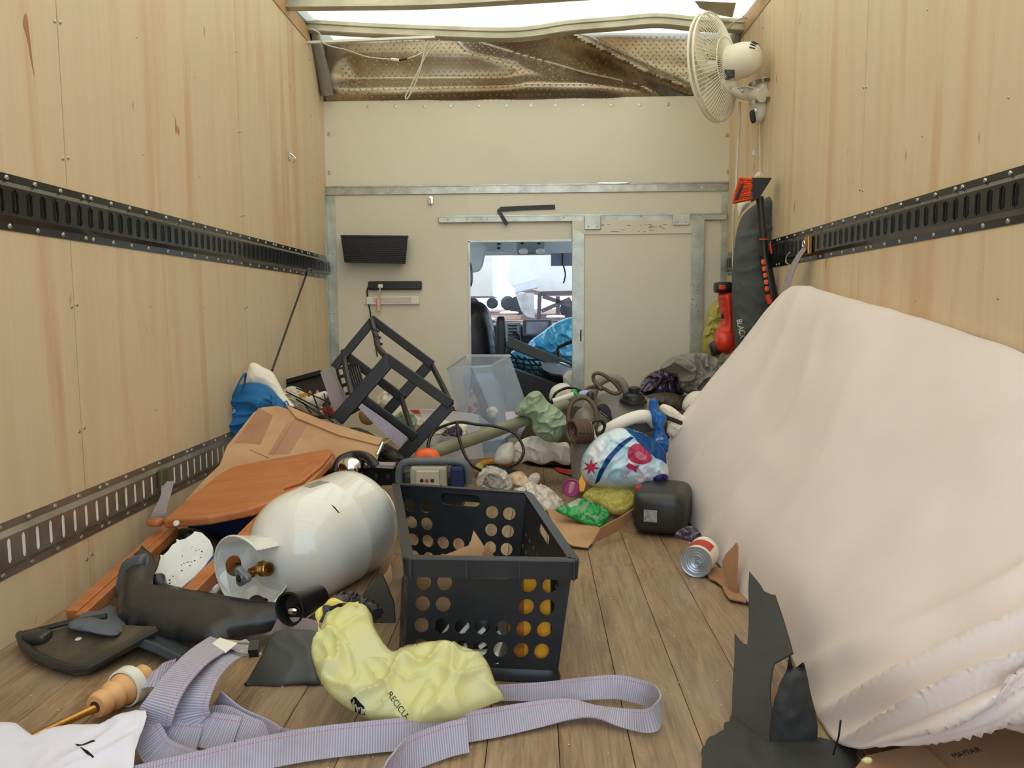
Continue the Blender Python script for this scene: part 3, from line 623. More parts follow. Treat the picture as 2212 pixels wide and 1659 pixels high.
p = yp(822, 618, .045); o = MB().box((p.x-.014, p.y-.012, p.z-.011), (p.x+.014, p.y+.013, p.z+.011)).build('plug_body', m_white, t, False); bevel(o, .004)
q = yp(818, 640, .04); cable('cord', [p, yp(820, 630, .05), q, yp(817, 655, .03)], .004, m_cordw, t)
MB().tube([yp(817, 645, .035), yp(818, 672, .03)], .012, 10).build('sleeve', m_pinkcord, t, label='peach coloured sleeve')
tag(cable('black_lead', [yp(797, 619, .02), yp(793, 628, .02), yp(795, 650, .01), yp(800, 675, .01), yp(802, 695, .05), yp(815, 770, .1)], .0045, m_cordb), 'black cord dropping from the end of the power strip', 'cord')
# LED light bar
t = thing('light_bar', 'slim white switched-off light bar under the power strip', 'lamp', yp(855, 655, .02))
a, b = yp(793, 641), yp(907, 657); o = MB().box((a.x, YB-.022, b.z), (b.x, YB, a.z)).build('housing', m_white, t, False); bevel(o, .004)
a, b = yp(808, 643), yp(890, 653); o = MB().box((a.x, YB-.025, b.z), (b.x, YB-.02, a.z)).build('diffuser', M('milky diffuser', rgb(206, 194, 182), .3), t, False)
cable('cord', [yp(795, 655, .01), yp(787, 658, .005), yp(786, 672, .005), yp(792, 690, .005), yp(797, 702, .005)], .0016, m_cordw, t)
# black hook-and-loop strap
t = MB().ribbon([yp(1199, 447, .004), yp(1140, 449, .006), yp(1080, 452, .008)], [(0, 0, 1)]*3, .026, .003).ribbon([yp(1082, 450, .009), yp(1078, 456, .012), yp(1086, 470, .03), yp(1095, 485, .03)], [(.9, 0, .4), (.95, 0, .3), (.9, 0, .5), (.9, 0, .5)], .022, .003).build('fabric_strap', m_black)
tag(t, 'folded black strap stuck on the bulkhead above the doorway', 'strap')
# silvery latch on rail
t = MB().rbox(yp(1326, 396, .008), (Vector((.095, 0, -.001)), Vector((0, .008, 0)), Vector((0, 0, .006))), .4, 5).build('metal_latch', m_chrome); tag(t, 'thin silver latch resting on the aluminium rail', 'latch')

# ------------------------------------------------------------------ the cab beyond the doorway
def cy(px, py, y): return Y(px, py, y)
cb = struct(MB().box((-1.15, YB+.05, -.35), (1.15, 7.0, -.3)).build('cab_floor', m_dash, smooth=False)); cb.name = 'floor_cab'
cc = struct(MB().box((-1.15, YB+.05, 1.36), (1.15, 6.75, 1.40)).build('ceiling_cab', m_grille, smooth=False))
w = struct(MB().box((-1.2, YB+.05, -.35), (-1.15, 7.0, .55)).box((1.15, YB+.05, -.35), (1.2, 7.0, .55)).build('wall_cab', m_dash, smooth=False))
ztop = Y(1100, 548, 6.4).z
wh = struct(MB().box((-1.15, 6.35, ztop), (1.15, 6.6, 1.38)).build('trim_5', m_grille, smooth=False))
struct(MB().prism([(-1.12, 6.5, ztop+.02), (1.12, 6.5, ztop+.02), (1.12, 7.25, .42), (-1.12, 7.25, .42)], Vector((0, -.75, -.9)).normalized(), .006).build('window_1', m_glass, smooth=False))
# dashboard
dz = Y(1170, 700, 6.5).z
db = thing('dashboard', 'blue grey cab dashboard seen through the doorway', 'dashboard', (0, 6.5, .2))
o = MB().box((-1.1, 6.5, -.1), (1.1, 7.2, dz)).build('body', m_dash, db, False); bevel(o, .04, 3)
a, b = Y(1093, 697, 6.48), Y(1125, 740, 6.48); o = MB().box((a.x, 6.44, b.z), (b.x, 6.52, a.z)).build('vent_surround', m_silverlab, db, False); bevel(o, .01)
for k in range(6): z = b.z+(a.z-b.z)*(k+.6)/6.5; MB().box((a.x+.02, 6.43, z-.006), (b.x-.03, 6.45, z+.004)).build('vent_slat', m_ink, o, False)
MB().lathe(Y(1112, 730, 6.42), (0, 1, 0), [(-.03, .025), (-.02, .04), (.02, .045)], 14).build('knob', m_ink, db)
sn = thing('car_display', 'grey framed touch screen on the cab dashboard', 'screen', Y(1160, 724, 6.4))
a, b = Y(1129, 691, 6.38), Y(1192, 727, 6.38); o = MB().box((a.x, 6.36, b.z), (b.x, 6.42, a.z)).build('frame', M('screen frame', rgb(92, 88, 96), .5), sn, False); bevel(o, .012)
a, b = Y(1137, 695, 6.36), Y(1184, 722, 6.36); MB().box((a.x, 6.355, b.z), (b.x, 6.362, a.z)).build('glass', M('dark screen glass', rgb(120, 118, 132), .12, col2=rgb(150, 150, 160), sc=6), sn, False)
# driver seat edge, headrest, armrest
st = thing('driver_seat', 'black driver seat back at the doorway edge', 'seat', (-.5, 5.3, -.3))
pillow('seat_back', [(960, 800), (958, 690), (985, 655), (1020, 650), (1045, 656), (1060, 680), (1070, 730), (1076, 790), (1078, 860), (960, 870)], plY(5.3), .10, m_blacks, st, back=.1, nz=.003, fr=5)
pillow('headrest', [(970, 560), (1000, 556), (1016, 566), (1022, 590), (1020, 615), (1010, 622), (975, 622)], plY(5.28), .05, m_blacks, st, back=.05, nz=.001)
o = MB().rbox(Y(1083, 780, 5.15), (Vector((.034, 0, 0)), Vector((0, .06, 0)), Vector((0, 0, .30))), .35, 6).build('armrest', m_black, st)
# visors and overhead console
vs = thing('sun_visor', 'pale grey green sun visor hanging at the edge of the doorway', 'sun visor', Y(1030, 540, 6.0))
pillow('panel', [(1000, 528), (1047, 526), (1046, 560), (1040, 580), (1028, 588), (1000, 584)], plY(6.0), .012, m_grille, vs, nz=.0, R=.012); MB().tube([Y(1015, 532, 5.98), Y(1045, 530, 5.98)], .01, 8).build('pivot', m_white, vs)
co = thing('overhead_console', 'grey overhead console with two round map lamps', 'console', Y(1152, 540, 5.9))
a, b = Y(1115, 521, 5.9), Y(1178, 549, 5.9); o = MB().box((a.x, 5.85, b.z), (b.x, 5.98, a.z+.03)).build('housing', M('console grey', rgb(150, 164, 166), .6), co, False); bevel(o, .02, 3)
for px in (1131, 1167): p = Y(px, 543, 5.85); MB().rbox(p, (Vector((.034, 0, 0)), Vector((0, .012, 0)), Vector((0, 0, .022))), .8, 6).build('lamp', m_lamp, co)
for px in (1128, 1164): MB().rbox(Y(px, 526, 5.85), (Vector((.012, 0, 0)), Vector((0, .006, 0)), Vector((0, 0, .007))), .8, 4).build('button', m_ink, co)
pl_ = thing('roof_bracket', 'pale bracket with two dark clips on the cab ceiling', 'bracket', Y(1080, 540, 6.1))
a, b = Y(1048, 524, 6.1), Y(1108, 543, 6.1); MB().box((a.x, 6.08, b.z), (b.x, 6.14, a.z)).build('plate', m_grille, pl_, False)
for py in (527, 536): MB().rbox(Y(1077, py, 6.07), (Vector((.013, 0, 0)), Vector((0, .008, 0)), Vector((0, 0, .008))), .8, 4).build('clip', m_ink, pl_)
sd = thing('dash_camera', 'blue grey box with dangling cable at the windshield top', 'camera', Y(1212, 565, 6.2))
a, b = Y(1190, 548, 6.2), Y(1240, 574, 6.2); MB().box((a.x, 6.15, b.z), (b.x, 6.22, a.z)).build('housing', M('mirror back', rgb(120, 128, 156), .4, col2=rgb(150, 158, 184), sc=3), sd, False)
MB().box(((a.x+b.x)/2-.006, 6.145, b.z), ((a.x+b.x)/2+.002, 6.15, a.z)).build('seam', m_ink, sd, False); cable('cable', [Y(1217, 573, 6.18), Y(1221, 590, 6.18), Y(1220, 602, 6.18), Y(1217, 612, 6.18)], .006, m_cordb, sd)
# heap between the seats
bl = pillow('blue_bag', [(1140, 745), (1175, 715), (1205, 695), (1245, 690), (1250, 770), (1215, 790), (1170, 770)], plY(5.9), .12, m_cyan, nz=.03, fr=9); tag(bl, 'bright blue crinkled plastic bag lying beyond the doorway', 'plastic bag')
b2 = pillow('blue_sack', [(1100, 765), (1130, 752), (1160, 770), (1200, 790), (1200, 815), (1110, 800)], plY(5.35), .08, m_cyan, nz=.02, fr=10); tag(b2, 'blue sack under the black net behind the driver seat', 'sack')
m = MB()
for k in range(5):
    a = Y(1100+k*16, 762+k*5, 5.22); b = Y(1130+k*17, 800+k*6, 5.2); m.tube([a, a.lerp(b, .35)+Vector((.01, 0, .006)), a.lerp(b, .65)+Vector((-.01, 0, -.004)), b], .006, 6)
    a = Y(1092+k*6, 770+k*11, 5.2); b = Y(1175+k*6, 778+k*11, 5.2); m.tube([a, a.lerp(b, .5)+Vector((0, 0, -.01)), b], .006, 6)
tag(m.build('cargo_net', m_black), 'black cord net stretched over the blue sack', 'net')
o = MB().bar(Y(1096, 738, 5.1), Y(1245, 800, 5.1), .05, .07).build('seat_rail', M('dark olive plastic', rgb(70, 74, 70), .45)); tag(o, 'dark grey plastic bar slanting across the doorway', 'bar'); bevel(o, .01)
o = MB().tube(crom([Y(1204, 752, 5.2), Y(1236, 738, 5.2), Y(1250, 745, 5.2), Y(1245, 780, 5.2), Y(1215, 790, 5.2), Y(1204, 752, 5.2)], 3), .012, 6).build('bent_bracket', m_black); tag(o, 'bent black metal frame above the cooking pot', 'frame')
pt = thing('cooking_pot', 'dark steel cooking pot with bright rim behind the doorway', 'pot', Y(1200, 825, 4.95))
c0 = Y(1203, 798, 4.95); ax = Vector((.15, -.35, 1)).normalized(); MB().lathe(c0-ax*.14, ax, [(0, 0), (0, .08), (.01, .095), (.15, .10), (.15, .094), (.02, .088), (.02, 0)], 24).build('body', m_blacks, pt); MB().lathe(c0, ax, [(.0, .103), (.012, .104), (.014, .09), (.018, .05), (.02, 0)], 24).build('lid', m_chrome, pt)
o = MB().bar(Y(1090, 815, 4.8), Y(1250, 870, 4.8), .1, .14).build('black_board', m_black); tag(o, 'black board wedged across the bottom of the doorway', 'board')
o = pillow('white_film', [(1216, 812), (1232, 800), (1246, 810), (1246, 835), (1222, 835)], plY(4.85), .03, m_wbag, nz=.01, fr=16); tag(o, 'small clear white bag beside the cooking pot', 'plastic bag')
# outside vehicles
def far(px, py, y): return Y(px, py, y)
vt = thing('white_trailer', 'white box trailer parked ahead of the windshield', 'trailer', (-1.3, 19, -.9))
a, b = far(1000, 640, 18), far(1062, 480, 18); o = MB().box((-8, 18, a.z), (b.x, 21, 3.6)).build('box_body', m_white, vt, False)
for px in (1020, 1062):
    p = far(px, 655, 18); MB().lathe((p.x, 18.1, p.z), (0, 1, 0), [(0, 0), (0, .08), (.05, .13), (.35, .13), (.35, 0)], 16).build('wheel', m_tyre, vt)
vt = thing('white_truck', 'white truck with bent bumper parked ahead of the windshield', 'truck', (.3, 15, -.9))
a, b = far(1092, 630, 14), far(1236, 470, 14); o = MB().prism([far(1110, 618, 14), far(1180, 632, 14), far(1262, 630, 14), far(1262, 480, 14), far(1120, 520, 14), far(1092, 600, 14)], (0, -1, 0), 4).build('box_body', m_white, vt, False)
o = MB().prism([far(1112, 612, 13.4), far(1160, 600, 13.4), far(1162, 622, 13.4), far(1112, 634, 13.4)], (0, -1, 0), .3).build('bumper', M('truck bumper', rgb(206, 210, 222), .5), vt, False); bevel(o, .02)
o = slab('mud_flap', [(1113, 634), (1153, 632), (1156, 688), (1138, 684), (1126, 672)], plY(13.3), .05, M('grey bumper film', rgb(150, 146, 142), .5, col2=rgb(190, 188, 184), sc=5, bmp=.3), vt)
for px, py, r in ((1120, 660, .17), (1098, 655, .13), (1228, 668, .16)):
    p = far(px, py, 14.2); MB().lathe((p.x, 13.9, p.z), (0, 1, 0), [(0, 0), (0, r*.6), (.05, r), (.3, r), (.3, 0)], 16).build('wheel', m_tyre, vt)
for a, b in (((1166, 634), (1164, 690)), ((1172, 640), (1232, 660)), ((1170, 672), (1232, 645)), ((1168, 634), (1240, 632)), ((1205, 640), (1205, 690))):
    MB().bar(far(*a, 13.7), far(*b, 13.7), .09, .07).build('chassis_bar', M('rusty chassis', rgb(82, 68, 68), .8), vt, False)
for px, py, w_, lb in ((1100, 676, 20, 'ahead of the trailer'), (1200, 684, 20, 'below the chassis of the truck'), (1228, 692, 12, 'nearest the sliding door edge'), (1056, 690, 14, 'beside the trailer wheels')):
    p = far(px, py, 13.0); o = MB().rbox(p, (Vector((w_*.008, 0, 0)), Vector((0, .3, 0)), Vector((0, 0, .03))), .8, 5).build('pale_rubble', m_white); tag(o, 'pale slab of rubble on the dirt '+lb, 'rubble')
struct(MB().prism([(-12, 9, -.99), (12, 9, -.99), (12, 13.0, Y(1100, 694, 13.0).z), (-12, 13.0, Y(1100, 694, 13.0).z)], (0, -.3, .9), .2).prism([(-12, 13.0, Y(1100, 694, 13.0).z), (12, 13.0, Y(1100, 694, 13.0).z), (12, 24, Y(1100, 668, 24).z), (-12, 24, Y(1100, 668, 24).z)], (0, 0, 1), .2).build('ground_slope', m_dirt, smooth=False))

# ------------------------------------------------------------------ helpers for things
from mathutils.bvhtree import BVHTree
def drape(o, target, n, lift=.0012):
    """press a flat print onto the surface of target (o and target with world = off + local)"""
    to, oo = (off(target) if target.parent else target.location), off(o)
    me = target.data; bv = BVHTree.FromPolygons([v.co+to for v in me.vertices], [tuple(p.vertices) for p in me.polygons]); n = Vector(n).normalized()
    for v in o.data.vertices:
        p = v.co+oo; h = bv.ray_cast(p+n*.4, -n)
        if h[0]: v.co = h[0]+n*lift-oo
def print_on(name, target, pts, pl, mat, sm=0, s=.006, lift=.001, label=None):
    o = pillow(name, pts, pl, 0.0, mat, target, back=0.0, nz=0, s=s, sm=sm, R=1, label=label, minz=-1); drape(o, target, pl[1], lift); return o
def text_on(name, s, target, px, px2, pl, h, mat, lift=.0015):
    """lettering starting at pixel px, running towards px2"""
    p, q = onpl(*px, *pl), onpl(*px2, *pl); u = (q-p).normalized(); v = pl[1].cross(u); o = text(s, name, target, p, u, v, h, mat, th=0); drape(o, target, pl[1], lift); return o
def perf(name, mapf, holes, mat, parent, nrm, th=.003, outer=((0, 0), (1, 0), (1, 1), (0, 1)), label=None):
    P = [Vector(q) for q in outer]; E = [(i, (i+1) % len(P)) for i in range(len(P))]
    for h in holes:
        k = len(P); P += [Vector(q) for q in h]; E += [(k+i, k+(i+1) % len(h)) for i in range(len(h))]
    r = delaunay_2d_cdt(P, E, [], 0, 1e-6); V2, F2 = r[0], r[2]
    def ins(c, poly):
        w = False
        for i in range(len(poly)):
            a, b = poly[i], poly[(i+1) % len(poly)]
            if (a[1] > c[1]) != (b[1] > c[1]) and c[0] < (b[0]-a[0])*(c[1]-a[1])/(b[1]-a[1])+a[0]: w = not w
        return w
    keep = []
    for f in F2:
        c = sum((V2[i] for i in f), Vector((0, 0)))/len(f)
        if ins(c, outer) and not any(ins(c, h) for h in holes): keep.append(tuple(f))
    F3 = [mapf(v.x, v.y) for v in V2]; n = len(F3); nr = Vector(nrm).normalized(); ed = {}
    for f in keep:
        for i in range(len(f)): a, b = f[i], f[(i+1) % len(f)]; ed[(a, b)] = ed.get((a, b), 0)+1
    Fc = keep+[tuple(i+n for i in f[::-1]) for f in keep]+[(b, a, a+n, b+n) for (a, b) in ed if (b, a) not in ed]
    return finish(name, F3+[v-nr*th for v in F3], Fc, mat, parent, False, None, label)
def circ(u, v, ru, rv, n=18): return [(u+ru*math.cos(2*math.pi*k/n), v+rv*math.sin(2*math.pi*k/n)) for k in range(n)]
def rrect(u0, v0, u1, v1, r, rv=None, n=4):
    rv = rv or r; o = []
    for cx_, cy_, a in ((u1-r, v1-rv, 0), (u0+r, v1-rv, 90), (u0+r, v0+rv, 180), (u1-r, v0+rv, 270)):
        for k in range(n+1): g = math.radians(a+90*k/n); o.append((cx_+r*math.cos(g), cy_+rv*math.sin(g)))
    return o

# ------------------------------------------------------------------ beige sheet over a couch along the right wall
Yp = Y
sec = [
 [(1.14, 3.10, .60), (1.05, 3.28, .62), (.98, 3.34, .50), (.92, 3.36, .34), (.85, 3.36, .18), (.80, 3.34, .06), (.80, 3.3, .004)],
 [(1.155, 3.06, .74), Y(1690, 640, 3.1), Y(1597, 745, 3.16), Y(1515, 850, 3.2), Y(1448, 945, 3.2), Y(1433, 1010, 3.17), Z(1448, 1062, .005)],
 [(1.155, 2.98, .76), Y(1718, 620, 3.0), Y(1655, 740, 2.95), Y(1580, 850, 2.92), Y(1515, 950, 2.9), Y(1475, 1040, 2.9), Z(1474, 1100, .005)],
 [(1.155, 2.80, .76), Y(1760, 630, 2.83), Y(1725, 750, 2.65), Y(1675, 870, 2.55), Y(1610, 990, 2.45), Y(1555, 1090, 2.42), Z(1518, 1172, .005)],
 [(1.155, 2.42, .73), Y(1838, 655, 2.50), Y(1815, 790, 2.28), Y(1775, 930, 2.12), Y(1705, 1070, 2.02), Y(1640, 1180, 1.98), Z(1600, 1282, .005)],
 [(1.155, 2.10, .70), Y(1960, 690, 2.2), Y(1940, 835, 1.97), Y(1895, 990, 1.80), Y(1820, 1140, 1.70), Y(1740, 1270, 1.66), Z(1690, 1385, .005)],
 [(1.155, 1.84, .66), Y(2098, 738, 1.90), Y(2075, 890, 1.68), Y(2030, 1060, 1.52), Y(1945, 1220, 1.43), Y(1840, 1370, 1.39), Z(1745, 1500, .005)],
 [(1.155, 1.66, .62), Y(2212, 778, 1.70), Y(2195, 950, 1.47), Y(2145, 1130, 1.33), Y(2060, 1300, 1.25), Y(1940, 1470, 1.20), Z(1800, 1598, .01)],
 [(1.155, 1.52, .58), Y(2330, 835, 1.54), Y(2310, 1010, 1.33), Y(2250, 1200, 1.20), Y(2160, 1380, 1.12), Y(2040, 1520, 1.10), Y(1900, 1612, 1.17)],
 [(1.155, 1.40, .54), Y(2450, 880, 1.42), Y(2430, 1080, 1.23), Y(2360, 1280, 1.11), Y(2260, 1430, 1.06), Y(2130, 1530, 1.06), Y(2010, 1600, 1.12)],
 [(1.155, 1.28, .50), Y(2570, 960, 1.32), Y(2540, 1150, 1.16), Y(2460, 1320, 1.07), Y(2370, 1430, 1.04), Y(2240, 1500, 1.05), Y(2120, 1555, 1.10)],
 [(1.158, 1.20, .40), (1.12, 1.20, .44), (1.08, 1.14, .36), (1.02, 1.10, .27), (.94, 1.09, .20), (.86, 1.10, .14), (.80, 1.14, .12)]]
def sfold(u, v, p):
    sm = lambda a, b, x: min(max((x-a)/(b-a), 0), 1)
    h = .0
    # hanging folds from the peak at the far end
    h += .011*(1-abs(math.sin(u*38+v*2+1.2*noise.noise(p*3))))**2*sm(.48, .26, u)*sm(.03, .35, v)
    # bunched folds swinging round the near lower edge
    cc = v*.45+u; w = 40*cc+1.5*noise.noise(p*2.2); k = sm(.88, 1.08, cc)*sm(1.5, 1.3, cc)*(.12+.88*sm(1.0, .85, v))
    h += k*(.034*(1-abs(math.sin(w)))**1.6+.008*math.sin(w*2.3+2))
    h += .004*noise.noise(p*9)+.010*noise.noise(p*3)
    return h*sm(.0, .12, v)
sh = grid('draped_sheet', list(map(list, zip(*sec))), m_sheet, nu=12, nv=14, fold=sfold, thick=.004)
tag(sh, 'large beige cotton sheet draped over a bulky couch along the plywood wall', 'sheet')

# ------------------------------------------------------------------ charcoal storage crate
RT_ = [Z(872, 1205, .268), Z(1253, 1211, .268), Z(1147, 1062, .268), Z(848, 1042, .268)]   # rim corners FL FR BR BL
B0 = [Z(868, 1458, 0), Z(1207, 1474, 0)]; ctr = sum(RT_, Vector())/4
crt = thing('storage_crate', 'charcoal plastic crate with round holes in the middle of the floor, full of cardboard', 'crate', (ctr.x, ctr.y, 0))
def inw(p, q, d): v = (ctr-p); v.z = 0; return p+v.normalized()*d+Vector((0, 0, q))
Pt = [inw(p, -.004, .020) for p in RT_]; dn = Vector((0, 0, -.26))
Pb = [B0[0]+Vector((.004, .004, .004)), B0[1]+Vector((-.004, .004, .004)), Pt[2]+dn+Vector((-.028, -.03, 0)), Pt[3]+dn+Vector((.03, -.03, 0))]
for q in Pb: q.z = .004
def quad(b0, b1, t1, t0): return lambda u, v: (b0.lerp(b1, u)).lerp(t0.lerp(t1, u), v)
cols = [.10+.130*k for k in range(7)]
def endholes():
    H = []
    for r_, v in enumerate((.80, .615, .43, .245)):
        for k, u in enumerate(cols):
            if r_ < 2 and 1 < k < 5: continue
            H.append(circ(u, v-.01, .047, .066))
    H.append(rrect(.355, .83, .655, .955, .04, .055)); return H
perf('front_wall', quad(Pb[0], Pb[1], Pt[1], Pt[0]), endholes(), m_crate, crt, (0, -1, 0), .0035)
perf('back_wall', quad(Pb[3], Pb[2], Pt[2], Pt[3]), endholes(), m_crate, crt, (0, -1, 0), .0035)
def sideholes(n, m_):
    return [circ((k+.5+(.5 if j % 2 else 0))/n*.92+.03, .08+.72*j/m_, .014, .032, 10) for j in range(m_) for k in range(n)]
perf('side_wall', quad(Pb[0], Pb[3], Pt[3], Pt[0]), sideholes(16, 9), m_crate, crt, (-1, 0, 0), .0035)
perf('side_wall', quad(Pb[1], Pb[2], Pt[2], Pt[1]), sideholes(9, 5)+[rrect(.4, .84, .62, .95, .03, .04)], m_crate, crt, (1, 0, 0), .0035)
MB().prism([p+Vector((0, 0, .002)) for p in Pb], (0, 0, 1), .004).build('base', m_crate, crt, False)
def loop4(Cn, prof, name, rnd=.02):
    """sweep an (outward, up) profile round the four corners with rounded turns"""
    P = []; 
    for i in range(4):
        a, b, c = Cn[i-1], Cn[i], Cn[(i+1) % 4]; da, dc = (a-b).normalized(), (c-b).normalized()
        for k in range(5):
            t = k/4; P.append((b+da*rnd)*(1-t)**2+b*2*t*(1-t)+(b+dc*rnd)*t*t)
    n = len(P); V = []; m_ = len(prof)
    for i in range(n):
        t = (P[(i+1) % n]-P[i-1]).normalized(); o_ = Vector((t.y, -t.x, 0))
        for a, z in prof: V.append(P[i]+o_*a+Vector((0, 0, z)))
    Fc = [(i*m_+j, i*m_+(j+1) % m_, ((i+1) % n)*m_+(j+1) % m_, ((i+1) % n)*m_+j) for i in range(n) for j in range(m_)]
    return MB().add(V, Fc).build(name, m_crate, crt, True, sharp=35)
Cn = RT_
loop4(Cn, [(0, 0), (-.020, 0), (-.020, -.005), (-.004, -.005), (-.0045, -.040), (-.001, -.040), (.0025, -.002)], 'rim')
for (a, b) in ((0, 1), (3, 2)):
    for q in (.04, .36, .66, .965):
        p = Cn[a].lerp(Cn[b], q)+Vector((0, -.003 if a == 0 else .017, 0)); MB().box((p.x-.002, p.y-.0015, p.z-.040), (p.x+.002, p.y+.003, p.z-.002)).build('rim_rib', m_crate, crt, False)
loop4([p+Vector((0, 0, -.002)) for p in Pb], [(0, 0), (.012, .0), (.012, .004), (.003, .022), (0, .022)], 'foot_lip')
# contents
def inb(u, d, z): return Pb[0].lerp(Pb[1], u).lerp(Pb[3].lerp(Pb[2], u), d)+Vector((0, 0, z))
def lean(name, a, b, c, d, th, mat, label, cat):
    n = (b-a).cross(d-a).normalized()
    o = MB().prism([a, b, c, d], n, th).build(name, mat, None, False); tag(o, label, cat); return o
lean('cardboard_flap', inb(.07, .05, .008), inb(.56, .06, .008), inb(.72, .05, .225), inb(.05, .045, .20), .004, m_card, 'brown cardboard flap standing behind the front holes of the charcoal crate', 'cardboard')
pc = Pt[0].lerp(Pt[1], .3).lerp(Pt[3].lerp(Pt[2], .3), .35)
pl = plY(1.62, .25, .25); o = slab('cardboard_piece', [(985, 1216), (1000, 1198), (1014, 1180), (1023, 1146), (1030, 1156), (1052, 1190), (1058, 1240), (985, 1240)], pl, .004, m_card); tag(o, 'pointed torn cardboard piece sticking up in the charcoal crate', 'cardboard')
o = slab('cardboard_piece', [(1038, 1230), (1042, 1195), (1053, 1176), (1066, 1200), (1076, 1240)], plY(1.58, .2, .25), .004, m_card2); tag(o, 'short pointed cardboard shard beside the taller one in the charcoal crate', 'cardboard')
o = slab('cardboard_piece', [(935, 1209), (1012, 1178), (1040, 1195), (1040, 1250), (935, 1250)], plY(1.66, .5, .22), .004, m_card); tag(o, 'slanting cardboard sheet low inside the charcoal crate', 'cardboard')
am = thing('amber_packet', 'amber yellow packet standing at the front corner of the charcoal crate', 'packet', inb(.86, .07, .01))
o = MB().hexa([inb(.80, .03, .01), inb(.97, .03, .01), inb(.97, .10, .01), inb(.80, .10, .01), inb(.80, .03, .235), inb(.97, .03, .235), inb(.97, .10, .235), inb(.80, .10, .235)]).build('carton', m_yellow, am, False)
o = MB().hexa([inb(.70, .035, .01), inb(.80, .032, .01), inb(.80, .10, .01), inb(.70, .10, .01), inb(.70, .035, .232), inb(.80, .032, .232), inb(.80, .10, .232), inb(.70, .10, .232)]).build('side_panel', M('brown orange print', rgb(206, 124, 34), .5, col2=rgb(150, 88, 30), sc=20), am, False)
sn = thing('sneaker', 'black and white sports shoe behind the lower holes of the crate', 'shoe', inb(.45, .10, .01))
a, b = inb(.20, .06, .03), inb(.62, .05, .035); MB().rbox((a+b)/2+Vector((0, .02, .05)), ((b-a)*.52, Vector((0, .035, 0)), Vector((0, 0, .045))), .55, 7).build('upper', m_black, sn)
for k in range(4): q = a.lerp(b, .15+.23*k); MB().bar(q+Vector((-.012, -.017, .025)), q+Vector((.03, -.019, .085-.01*k)), .008, .014, (0, 1, 0)).build('stripe', m_white, sn, False)
MB().bar(a+Vector((0, 0, .005)), b+Vector((.01, 0, .005)), .06, .022).build('sole', m_white, sn, False)
o = pillow('crumpled_paper', [(1098, 1235), (1110, 1240), (1125, 1262), (1108, 1282), (1085, 1262)], plY(1.56, 0, .2), .02, m_wbag, nz=.01, fr=30); tag(o, 'crumpled white wrapper at the handle opening of the crate', 'wrapper')
o = slab('orange_carton', [(1125, 1203), (1181, 1204), (1186, 1216), (1190, 1236), (1128, 1236)], plY(1.64, .9, .22), .02, m_orange); tag(o, 'orange carton top peeking over the front rim of the charcoal crate', 'carton')
for k, (px, py) in enumerate(((1135, 1208), (1150, 1208), (1165, 1209))): MB().box(tuple(onpl(px, py, *plY(1.64, .9, .22))+Vector((-.005, -.002, -.001))), tuple(onpl(px, py, *plY(1.64, .9, .22))+Vector((.004, .002, .003)))).build('pale_print', m_ybag, o, False)

# ------------------------------------------------------------------ propane cylinder
pc = Y(700, 1158, 2.12); ax = Vector((-.50, -.86, -.12)).normalized(); R_ = .156
tk = thing('propane_cylinder', 'white steel propane cylinder lying on its side beside the charcoal crate', 'gas cylinder', (pc.x, pc.y, .02))
prof = [(-.11-.10*math.sin(g), R_*math.cos(g)) for g in [math.pi/2*(1-k/10) for k in range(11)]]+[(-.03, R_), (-.027, R_+.0008), (-.021, R_+.0008), (-.018, R_), (.05, R_), (.062, R_)]+[(.066+.150*math.sin(g), R_*math.cos(g)**.92) for g in [math.pi/2*k/16 for k in range(1, 17)]]
MB().lathe(pc, ax, prof, 64).build('body', m_tank, tk, sharp=60)
MB().lathe(pc, ax, [(-.17, .085), (-.215, .085), (-.215, .08), (-.17, .08)], 36).build('foot_ring', m_tank, tk)
# collar: flared sheet with hand holes, open towards the valve outlet
u = Vector((0, 0, 1)); u = (u-ax*u.dot(ax)).normalized(); w = ax.cross(u)     # u up, w sideways
if w.x < 0: w = -w
def col(a, t):   # a 0..1 round the arc, t 0..1 from the dome to the rolled edge
    g = math.radians(50+270*a); r = .074+.034*t; return pc+ax*(.192+.088*t)+(w*math.cos(g)+u*math.sin(g))*r
H = [rrect(.16, .34, .26, .74, .035, .18, 6), rrect(.42, .30, .56, .76, .06, .22, 6), rrect(.72, .34, .86, .74, .04, .18, 6)]
def lip(h): return [tuple(q) for q in h]
def densify(poly, k=4): return [(poly[i][0]+(poly[(i+1) % len(poly)][0]-poly[i][0])*j/k, poly[i][1]+(poly[(i+1) % len(poly)][1]-poly[i][1])*j/k) for i in range(len(poly)) for j in range(k)]
ou = [(k/40, 0) for k in range(40)]+[(1, k/6) for k in range(6)]+[(1-k/40, 1) for k in range(40)]+[(0, 1-k/6) for k in range(6)]
# extra inner points come from the hole outlines; outer loop is dense
co = perf('collar', col, [densify(h, 3) for h in H]+[[(.335, .02), (.3352, .5), (.335, .98)]]+[[(.665, .02), (.6652, .5), (.665, .98)]]+[[(x, .1), (x+.0004, .5), (x, .9)] for x in (.05, .10, .31, .36, .64, .69, .90, .95)], m_tank, tk, ax*.3, .001, outer=ou)
solid(co, .003, 0)
MB().tube([col(a/60, 1.0)+ax*.001 for a in range(61)], .0034, 8).build('rolled_edge', m_tank, tk)
